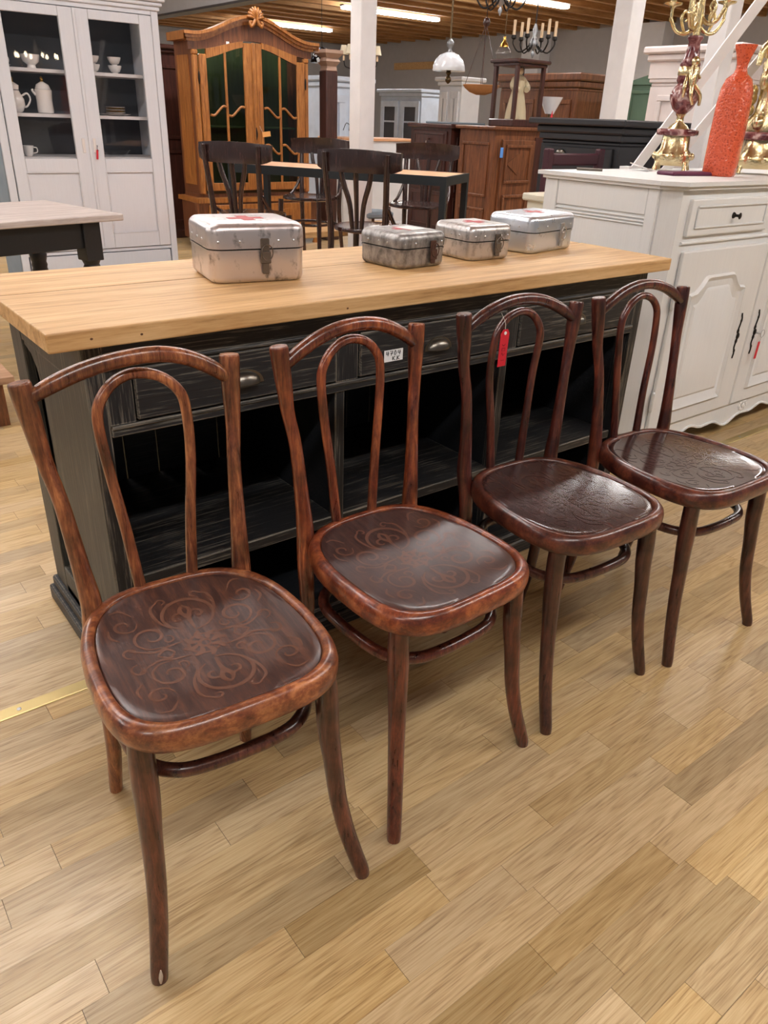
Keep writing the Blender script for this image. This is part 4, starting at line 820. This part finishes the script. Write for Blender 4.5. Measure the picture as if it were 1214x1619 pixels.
# plum chair back behind the buffet
pc=thing('plum_chair','dark plum painted chair whose back shows between buffet and black cabinet','chair',(2.70,1.15,0))
mplum=plain('plum_paint',s2l(62,20,34),.45)
for x in(-.17,.19): mk('back_post',bx(x-.02,x+.02,.0,.035,0,1.12,bev=.006),mplum,pc)
mk('top_rail',bx(-.15,.17,.004,.03,1.05,1.10,bev=.006),mplum,pc); mk('mid_rail',bx(-.15,.17,.004,.03,.8,.85,bev=.004),mplum,pc); mk('seat',bx(-.2,.21,.02,.38,.42,.46,bev=.01),mplum,pc)
for x in(-.17,.18): mk('front_leg',bx(x-.02,x+.02,.34,.375,0,.42),mplum,pc)
# cream low cabinet end
cc=cab('cream_cabinet','small cream cabinet with moulded top between boxes and buffet',2.37,2.74,.93,1.115,.945,m_creamo,.02,.03)
#%%BUFFET
bu=thing('buffet','white chipped country buffet with panelled doors and scalloped apron','sideboard',(2.85,.55,0))
X0,X1,Y0,Y1,ZT=2.16,3.62,.26,.84,1.05
def lp(z0,z1,o=0,ch=.05): return poly(B(),[(X0-o,Y0+ch),(X0+ch,Y0-o),(X1-ch,Y0-o),(X1+o,Y0+ch),(X1+o,Y1),(X0-o,Y1)],(z0,z1),'z')
P('carcass',lp(.13,ZT-.02),m_cream,bu)
bm=lp(ZT-.02,ZT-.008,.02); 
P('top_board',poly(bm,[(X0-.03,Y0+.04),(X0+.03,Y0-.03),(X1-.03,Y0-.03),(X1+.03,Y0+.04),(X1+.03,Y1+.02),(X0-.03,Y1+.02)],(ZT-.008,ZT+.006),'z'),m_cream,bu)
bm=B(); 
for dz in(0,.012,.022): tube(bm,[(X0-.003,Y0+.075,.930-dz),(X0-.003,Y1-.06,.930-dz)],.0035,6,1)
P('side_beading',bm,m_cream,bu,smooth=60); P('side_frame',box(box(box(B(),X0-.008,X0,Y1-.07,Y1-.01,.13,1.03,bev=.003),X0-.008,X0,Y0+.055,Y0+.10,.13,1.03,bev=.003),X0-.006,X0,Y0+.10,Y1-.07,.94,1.03,bev=.003),m_cream,bu)
def ogee(g0,g1,z0,z1,s=1):
    w_=g1-g0; Q=[(g0,z1-.06),(g0+w_*.10,z1-.055),(g0+w_*.18,z1-.03),(g0+w_*.24,z1-.004),(g0+w_*.28,z1),(g0+w_*.72,z1),(g0+w_*.76,z1-.004),(g0+w_*.82,z1-.03),(g0+w_*.90,z1-.055),(g1,z1-.06)]
    return [(g1,z0),(g0,z0)]+Q
for x0,x1 in((2.26,2.81),(2.95,3.50)):
    d=P('drawer',box(B(),x0,x1,Y0-.014,Y0+.3,.875,1.0,bev=.005,seg=2),m_cream,bu); P('drawer_moulding',bev_panel(B(),x0+.035,x1-.035,.90,.978,Y0-.014,.008,.006),m_cream,d)
    xc=(x0+x1)/2+.01; P('knob',tb([(xc,Y0-.013,.938),(xc,Y0-.018,.938),(xc,Y0-.024,.938),(xc,Y0-.036,.938),(xc,Y0-.040,.938),(xc,Y0-.043,.938)],[.012,.010,.005,.006,.012,.004],12,2),m_iron,d,smooth=60)
P('rail_moulding',tb([(2.25,Y0-.003,.852),(3.52,Y0-.003,.852)],.006,8,1),m_cream,bu,smooth=60)
for k,(x0,x1) in enumerate(((2.265,2.872),(2.882,3.50))):
    d=P('door',bx(x0,x1,Y0-.016,Y0-.001,.135,.825,bev=.006,seg=2),m_cream,bu)
    g0,g1=x0+.085,x1-.125
    O=ogee(g0,g1,.195,.728); I=ogee(g0+.022,g1-.022,.22,.705); bm=B(); m_=len(O)
    A=[bm.verts.new((a,Y0-.0155,b)) for a,b in O]; D=[bm.verts.new((a+(.008 if a<(g0+g1)/2 else -.008),Y0-.027,b+(.008 if b<.3 else -.008))) for a,b in O]; E=[bm.verts.new((a,Y0-.0175,b)) for a,b in I]
    for q in range(m_): bm.faces.new((A[q],A[(q+1)%m_],D[(q+1)%m_],D[q])); bm.faces.new((D[q],D[(q+1)%m_],E[(q+1)%m_],E[q]))
    bm.faces.new(E[::-1]); P('panel_moulding',bm,m_cream,d,smooth=30)
    I2=ogee(g0+.055,g1-.055,.255,.672); bm=B(); E2=[bm.verts.new((a,Y0-.018,b)) for a,b in ogee(g0+.045,g1-.045,.245,.682)]; F2=[bm.verts.new((a,Y0-.024,b)) for a,b in I2]
    for q in range(m_): bm.faces.new((E2[q],E2[(q+1)%m_],F2[(q+1)%m_],F2[q]))
    bm.faces.new(F2[::-1]); P('raised_field',bm,m_cream,d,smooth=30)
    ex=(x1-.082) if k==0 else x0+.045
    bm=B(); 
    for q in range(9):
        z=.37+.17*q/8; r=(.004,.007,.005,.009,.012,.009,.005,.007,.004)[q]; ball(bm,(ex+.004*math.sin(q*2.1),Y0-.018,z),r,1,.4,1.2,8)
    tube(bm,[(ex+.005*math.sin(q*2.1),Y0-.018,.36+.19*q/8) for q in range(9)],.0032,6,3)
    P('escutcheon',bm,m_iron,d,smooth=60)
    hx=(x0-.004) if k==0 else x1+.004
    for z in(.26,.66): P('hinge',tb([(hx,Y0-.012,z-.04),(hx,Y0-.014,z-.03),(hx,Y0-.014,z+.03),(hx,Y0-.012,z+.04)],[.003,.008,.008,.003],8,3),m_cream,d,smooth=60)
kt=thing('key_tag','red key tag on a ring hanging from the right buffet door','tag',(2.945,Y0-.042,.452)); mk('key_ring',tb([(.016*math.cos(q*PI/4),-.004,.016*math.sin(q*PI/4)) for q in range(8)],.0016,6,3,closed=True),m_rivet,kt,smooth=60); mk('key',tb([(-.012,.018,.0),(-.012,-.004,.0)],.003,8,1),m_rivet,kt); mk('tag_card',rot(bx(-.009,.009,-.001,.001,-.11,-.035,bev=.0008),.05,'Y'),m_red,kt); mk('string',tb([(0,-.004,-.016),(-.001,0,-.04)],.001,5,1),m_rivet,kt)
# scalloped apron with feet
pts=[]
def sc_z(u):
    return .06+.035*math.cos(u*PI*6)*(.6)+(.018 if abs(u-.5)<.2 else 0)
N=48
for q in range(N+1):
    u=q/N; x=2.215+(3.565-2.215)*u
    e=min(u,1-u)*1.35
    if e<.035: z=0
    elif e<.09: z=.005+.06*math.sin((e-.035)/.055*PI/2)
    else: z=.062+.022*math.sin((e-.09)/.585*PI*3)**2*(1 if e<.45 else 1)+(.0 if e<.5 else -.03*math.sin((e-.5)/.175*PI/2))
    pts.append((x,z))
P('scalloped_apron',poly(B(),[(2.215,.135)]+pts+[(3.565,.135)],(Y0-.004,Y0+.022),'y'),m_cream,bu)
bm=B(); tube(bm,[(x,Y0-.005,z+.004) for x,z in pts],.006,6,1); P('apron_bead',bm,m_cream,bu,smooth=60)
for x in(X0+.02,X1-.08):
    for y in(Y0+.05,Y1-.08): P('foot',bx(x,x+.06,y,y+.06,0,.13,bev=.01),m_cream,bu)
bm=B()
for q in range(8): ball(bm,(3.02+.028*math.cos(q*PI/4),Y0-.005,.105+.018*math.sin(q*PI/4)),.010,1,.4,1,8)
ball(bm,(3.02,Y0-.007,.105),.012,1,.5,1,8); P('carved_rosette',bm,m_cream,bu,smooth=60)
# -------- items on the buffet
ZB=ZT+.006
cd=thing('candelabrum','gilt bronze candelabrum with purple marble urn, on the white buffet','candelabrum',(2.805,.72,ZB),.5)
def feetbase(par,w_,h_,n=4):
    bm=B()
    for q in range(4):
        a=PI/4+PI/2*q; tube(bm,[(w_*1.0*math.cos(a),w_*1.0*math.sin(a),0.004),(w_*.95*math.cos(a),w_*.95*math.sin(a),.02),(w_*.8*math.cos(a),w_*.8*math.sin(a),.045)],[.012,.010,.016],8,3)
    mk('feet',bm,m_gilt,par,smooth=60)
    bm=B(); pr=[(w_*.82,.022),(w_*.90,.05),(w_*.86,.07),(w_*.7,.085),(w_*.66,h_)]
    lathe(bm,pr,24,(0,0,0)); 
    for v in bm.verts:   # squarish plan
        a=math.atan2(v.co.y,v.co.x); k=1+.16*math.cos(4*a-PI); v.co.x*=k; v.co.y*=k
    for q in range(12):
        a=2*PI*q/12; ball(bm,(w_*.88*math.cos(a),w_*.88*math.sin(a),.058),.012,1,1,1.2,8)
    mk('base',bm,m_gilt,par,smooth=60)
feetbase(cd,.085,.135)
mk('marble_slab',lathe(B(),[(.078,.135),(.084,.140),(.084,.155),(.078,.160)],24),m_marb,cd,smooth=50)
mk('pedestal',lathe(B(),[(.045,.160),(.035,.172),(.016,.185),(.014,.205),(.022,.215)],20),m_gilt,cd,smooth=60)
mk('marble_urn',lathe(B(),[(.016,.212),(.040,.235),(.056,.268),(.058,.285),(.046,.31),(.036,.325),(.042,.335),(.040,.352)],24),m_marb,cd,smooth=60)
mk('gilt_collar',lathe(B(),[(.041,.352),(.043,.358),(.041,.382),(.038,.385)],24),m_gilt,cd,smooth=50)
mk('marble_neck',lathe(B(),[(.038,.385),(.041,.392),(.032,.41),(.024,.45),(.023,.47),(.031,.482),(.028,.49)],24),m_marb,cd,smooth=60)
bm=B()
ball(bm,(-.045,-.022,.40),.017,1,1,1.1,10); tube(bm,[(-.045,-.02,.385),(-.052,-.022,.35),(-.06,-.025,.31)],[.012,.018,.012],8,3); tube(bm,[(-.045,-.02,.375),(-.02,-.035,.36),(.0,-.045,.345)],.006,6,3); tube(bm,[(-.06,-.025,.32),(-.075,-.03,.28),(-.06,-.04,.25)],[.010,.008,.006],8,3); tube(bm,[(-.055,-.03,.32),(-.03,-.06,.285),(.0,-.062,.25)],[.010,.008,.006],8,3)
mk('cherub',bm,m_gilt,cd,smooth=60); bm=B()
for s in(-1,1): tube(bm,[(s*.055,0,.35),(s*.072,0,.31),(s*.062,0,.275)],[.005,.008,.005],8,3)
bm.free()
for s in(-1,1): mk('side_scroll',tb([(s*.055,0,.35),(s*.072,0,.31),(s*.062,0,.275)],[.005,.008,.005],8,3),m_gilt,cd,smooth=60)
def arm(par,a,out,up0,h1,drop=.0):
    c,s=math.cos(a),math.sin(a); bm=B()
    F=lambda r,z:(r*c,r*s,z)
    tube(bm,[F(.01,up0),F(out*.4,up0-.02),F(out*.75,up0-.012),F(out,up0+.03),F(out*.98,h1-.04),F(out,h1)],[.008,.008,.007,.007,.006,.006],8,4)
    tube(bm,[F(out*.45,up0-.016),F(out*.62,up0+.03),F(out*.5,up0+.055),F(out*.38,up0+.035),F(out*.46,up0+.02)],[.005,.006,.005,.004,.004],8,4)
    lathe(bm,[(.006,0),(.012,.008),(.034,.014),(.036,.02),(.012,.022),(.011,.03),(.016,.04),(.016,.065),(.019,.07)],16,F(out,h1))
    mk('candle_arm',bm,m_gilt,par,smooth=60)
mk('stem',tb([(0,0,.488),(.004,0,.54),(-.004,0,.60),(0,0,.70)],[.014,.018,.012,.014],12,4),m_gilt,cd,smooth=60)
for a,o_,u_,h_ in((2.55,.115,.515,.575),(3.3,.10,.53,.60),(-.5,.105,.52,.59),(-1.3,.09,.55,.62),(.9,.1,.55,.62)): arm(cd,a-.5+.0,o_,u_,h_)
# orange vase
vz=thing('orange_vase','tall orange bottle vase with dimpled glaze and flared lip, on the buffet','vase',(2.732,.452,ZB),.35)
bm=B(); S=[(.060,0,3.4),(.064,.006,3.4),(.066,.04,3.2),(.067,.14,3.0),(.066,.25,2.8),(.062,.30,2.6),(.050,.335,2.3),(.028,.352,2),(.021,.368,2),(.022,.385,2),(.030,.41,2),(.040,.435,2),(.043,.445,2),(.039,.445,2),(.02,.40,2)]
R=[]
for r,z,n_ in S:
    L=[]
    for k in range(40):
        t=2*PI*k/40; c,s=math.cos(t),math.sin(t); L.append(bm.verts.new((r*math.copysign(abs(c)**(2/n_),c),r*.92*math.copysign(abs(s)**(2/n_),s),z)))
    R.append(L)
for a,b in zip(R,R[1:]):
    for k in range(40): bm.faces.new((a[k],a[(k+1)%40],b[(k+1)%40],b[k]))
bm.faces.new(R[0][::-1]); bm.faces.new(R[-1]); mk('vase_body',bm,m_orange,vz,smooth=60)
# ornate clock at the right edge
ck=thing('mantel_clock','ornate gilt bronze mantel piece on marble at the right edge of the buffet','clock',(3.10,.50,ZB),-.9)
feetbase(ck,.12,.13); mk('marble_slab',lathe(B(),[(.118,.13),(.125,.136),(.125,.155),(.118,.16)],28,(0,0,0),1.1,.8),m_marb,ck,smooth=50)
bm=B(); rg=random.Random(4)
lathe(bm,[(.085,.16),(.09,.19),(.06,.23),(.055,.30),(.065,.36),(.06,.42),(.04,.47),(.02,.50)],20,(0,0,0),1,.7)
for q in range(46):
    a=rg.random()*2*PI; z=.18+.30*rg.random(); r=.085-.10*(z-.18)+.01; ball(bm,(r*math.cos(a),.72*r*math.sin(a),z),.012+.014*rg.random(),1,1,1+rg.random(),8)
mk('gilt_case',bm,m_gilt,ck,smooth=60)
bm=B(); ball(bm,(0,-.02,.54),.03,1,1,1.2,12); tube(bm,[(0,-.01,.51),(.0,0,.46),(.02,0,.40)],[.03,.045,.05],10,3); tube(bm,[(-.03,0,.49),(-.08,-.02,.46),(-.09,-.03,.40)],[.014,.014,.01],8,3); mk('figure',bm,m_gilt,ck,smooth=60)
o=mk('plum_folder',rot(bx(-.13,.115,-.045,.045,0,.014,bev=.005),-.18),m_purple); o.location=(2.755,.565,ZB); o.location=(2.60,.50,ZB); tag(o,'flat plum-coloured folder lying before the candelabrum on the buffet','folder')
o=mk('paper_slip',poly(B(),[(-.05,-.035),(.04,-.04),(.05,.03),(-.03,.045)],(.0,.004),'z'),m_paper); o.location=(2.64,.75,ZB+.012); o.rotation_euler=(.25,.12,.4); tag(o,'crumpled white paper slip on the buffet beside the candelabrum','paper')
o=mk('pen',tb([(-.05,0,.005),(.05,0,.005)],.005,8,1),m_steel,smooth=60); o.location=(2.33,.77,ZB); o.rotation_euler=(0,0,-.9); tag(o,'grey pen lying near the left rear corner of the buffet top','pen')
#%%FAR
def farcab(name,lab,x0,x1,y0,y1,z,mat,doors,glassm,face='y'):
    t=cab(name,lab,x0,x1,y0,y1,z-.12,mat,.0,.02); P('cornice',box(box(B(),x0-.03,x1+.03,y0-.03,y1+.03,z-.12,z-.06,bev=.01),x0-.07,x1+.07,y0-.07,y1+.07,z-.06,z,bev=.015),mat,t)
    n=doors; 
    for k in range(n):
        if face=='y':
            a=x0+(x1-x0)*k/n+.04; b=x0+(x1-x0)*(k+1)/n-.04; bm=B(); bev_panel(bm,a,b,.6,z-.2,y0,.09,.03); d=P('door',bm,mat,t)
            if glassm:
                P('glass_pane',bx(a+.09,b-.09,y0-.012,y0-.004,.69,z-.29),m_insd,d); P('glazing_bar',bx(a+.09,b-.09,y0-.02,y0-.012,1.15,1.18),mat,d)
            P('lower_panel',bev_panel(B(),a,b,.12,.55,y0,.05,.02),mat,t)
        else:
            a=y0+(y1-y0)*k/n+.04; b=y0+(y1-y0)*(k+1)/n-.04; bm=B(); xpanel(bm,a,b,.6,z-.2,x0,.10,.03); d=P('door',bm,mat,t)
            if glassm:
                P('glass_pane',bx(x0-.012,x0-.004,a+.10,b-.10,.70,z-.30),m_insd,d); P('glazing_bar',bx(x0-.02,x0-.012,a+.1,b-.1,1.15,1.18),mat,d)
            P('lower_panel',xpanel(B(),a,b,.12,.55,x0,.05,.02),mat,t)
    return t
farcab('glazed_cabinet','far white cabinet with two narrow dark glass doors, left of the hanging lamp',9.98,10.65,10.95,12.2,1.72,m_blueg,2,True,'x')
farcab('glazed_cabinet','far creamy white cabinet with flared cornice under the hanging boat basket',8.90,9.3,8.70,9.22,1.83,m_white,2,True,'x')
ba2=farcab('blue_wardrobe','pale blue panelled wardrobe behind the white column',5.66,6.35,7.70,8.3,1.66,m_blueg,2,False,'y')
for x in(5.70,6.045): P('upper_panel',bev_panel(B(),x+.09,x+.24,1.25,1.42,7.70,.015,.012),m_blueg,ba2)
wl=cab('low_white_cabinet','low white cabinet with a brown top, behind the far cafe chairs',5.2,6.3,6.6,7.1,1.0,m_white,.02,.03,topmat=m_peach)
o=mk('wall_board',bx(14.90,14.95,16.0,18.1,2.43,2.60),m_top); tag(o,'long pale wooden board fixed high on the far right wall','board')
# round stool chair partly hidden
ss=thing('stool','stool with dark round seat and wooden legs seen under the cafe chair','stool',(3.95,4.38,0))
mk('seat',lathe(B(),[(.18,.44),(.2,.45),(.2,.475),(.18,.485)],20),m_grey,ss,smooth=50)
for q in range(4): a=PI/4+q*PI/2; mk('leg',tb([(.13*math.cos(a),.13*math.sin(a),.44),(.18*math.cos(a),.18*math.sin(a),0)],[.018,.014],8,1),m_mbr,ss,smooth=60)
# hanging lamps
def rod(par,z0,z1,r=.004,mat=m_bronze,name='rod'): return mk(name,tb([(0,0,z0),(0,0,z1)],r,6,1),mat,par)
hl=thing('pendant_lamp','white opal dome pendant lamp on a long brass rod','lamp',(5.65,5.38,1.50)); top=3.08-1.50
mk('lamp_shade',lathe(B(),[(.165,.165),(.168,.17),(.16,.22),(.135,.27),(.09,.31),(.04,.33),(.036,.325),(.09,.30),(.15,.22),(.158,.17)],28),m_opal,hl,smooth=50)
rod(hl,.33,top-.05,.009); mk('ceiling_rose',lathe(B(),[(.02,top-.1),(.05,top-.06),(.06,top)],14),m_bronze,hl,smooth=50)
mk('upper_fitting',lathe(B(),[(.03,.33),(.015,.36),(.035,.39),(.035,.42),(.012,.45)],14),m_metalgrey,hl,smooth=60); mk('lower_finial',lathe(B(),[(.006,.05),(.03,.075),(.03,.10),(.012,.125),(.03,.15),(.012,.18),(.012,.33)],14),m_bronze,hl,smooth=60)
ml=thing('mosaic_lamp','pendant lamp with black and white mosaic glass dome','lamp',(4.62,6.17,1.69)); mk('lamp_shade',lathe(B(),[(.115,0),(.12,.01),(.10,.07),(.06,.12),(.02,.14),(.018,.135),(.09,.065),(.11,.005)],24),m_mosaic,ml,smooth=50); rod(ml,.14,3.08-1.69,.003,m_iron,'chain')
wsn=thing('shaded_chandelier','small chandelier with cream shades partly behind the white column','chandelier',(5.53,6.76,1.72)); rod(wsn,.05,3.08-1.72,.005,m_iron)
for q in range(6):
    a=PI/3*q+.3; c,s=math.cos(a),math.sin(a); ar=mk('arm',tb([(0,0,.06),(.08*c,.08*s,-.01),(.17*c,.17*s,.0),(.19*c,.19*s,.06)],.006,6,4),m_iron,wsn,smooth=60)
    mk('candle_sleeve',lathe(B(),[(.012,.06),(.012,.11)],8,(.19*c,.19*s,0)),m_candle,ar); mk('lamp_shade',lathe(B(),[(.05,.12),(.03,.21)],14,(.19*c,.19*s,0)),m_shade,ar,smooth=50)
def chandelier(loc,R_,lab,n=6,h=.10):
    t=thing('chandelier',lab,'chandelier',loc); 
    rod(t,.1,3.08-loc[2],.005,m_iron,'chain'); mk('hub',lathe(B(),[(.004,-.09),(.015,-.06),(.006,-.04),(.04,0),(.03,.03),(.012,.06),(.02,.1),(.008,.14)],16),m_metalgrey,t,smooth=60)
    for q in range(n):
        a=2*PI*q/n+.4; c,s=math.cos(a),math.sin(a)
        ar=mk('arm',tb([(.02*c,.02*s,.04),(.3*R_*c,.3*R_*s,-.02),(.7*R_*c,.7*R_*s,-.05),(R_*c,R_*s,.0),(R_*c,R_*s,.04)],.006,6,4),m_iron,t,smooth=60)
        mk('drip_cup',lathe(B(),[(.008,.03),(.02,.04),(.018,.06)],10,(R_*c,R_*s,0)),m_iron,ar); mk('candle_tube',lathe(B(),[(.011,.06),(.011,.06+h)],8,(R_*c,R_*s,0)),m_candle,ar)
    return t
chandelier((4.79,3.44,1.76),.16,'dark iron chandelier with cream candle tubes, upper right of centre')
chandelier((3.89,2.93,1.93),.16,'dark metal chandelier cut by the top edge of the photo',h=.08)
bb=thing('hanging_boat_basket','brown wicker boat-shaped basket hanging from strings above the commode','basket',(4.87,4.07,1.42))
bm=B(); R=[]
for z,k in((0,.25),(.02,.62),(.05,.88),(.075,1.0),(.078,.94),(.04,.7)):
    R.append([bm.verts.new((.16*k*math.cos(2*PI*q/24)*math.cos(-.8)-.07*k*math.sin(2*PI*q/24)*math.sin(-.8),.16*k*math.cos(2*PI*q/24)*math.sin(-.8)+.07*k*math.sin(2*PI*q/24)*math.cos(-.8),z)) for q in range(24)])
for a,b in zip(R,R[1:]):
    for k in range(24): bm.faces.new((a[k],a[(k+1)%24],b[(k+1)%24],b[k]))
bm.faces.new(R[0][::-1]); bm.faces.new(R[-1]); mk('hull',bm,m_wick,bb,smooth=60)
for s in(-1,1): 
    mk('string',tb([(s*.14*math.cos(-.8),s*.14*math.sin(-.8),.075),(0,0,.52)],.0025,5,1),m_dbr,bb); mk('string',tb([(s*.03,s*.04,.07),(0,0,.52)],.0025,5,1),m_dbr,bb)
mk('hanger',tb([(0,0,.52),(0,0,3.08-1.42)],.003,5,1),m_iron,bb); mk('bead',ball(B(),(0,0,.53),.03,1,1,1.2,10),m_dbr,bb,smooth=60)
gl=thing('glass_globe_lamp','clear glass globe lamp with brass cap beside the glass case','lamp',(4.63,3.60,1.64)); mk('globe',ball(B(),(0,0,.05),.06,1,1,1,20),glassy('clear_globe',(.96,.97,.98),1.6),gl,smooth=60); mk('cap',lathe(B(),[(.035,.10),(.03,.12),(.012,.14),(.01,.17)],16),m_gold,gl,smooth=60); rod(gl,.17,3.08-1.64,.003)
for p,(x,y,z) in enumerate(((5.2,6.9,1.0),)):
    o=thing('wire_stand','small dark wire ornament on the low white cabinet','ornament',(5.45,6.8,1.0))
    for q in range(5): a=2*PI*q/5; mk('wire_arm',tb([(0,0,0),(0,0,.09),(.06*math.cos(a),.06*math.sin(a),.15),(.1*math.cos(a),.1*math.sin(a),.07)],.004,6,3),m_iron,o,smooth=60)
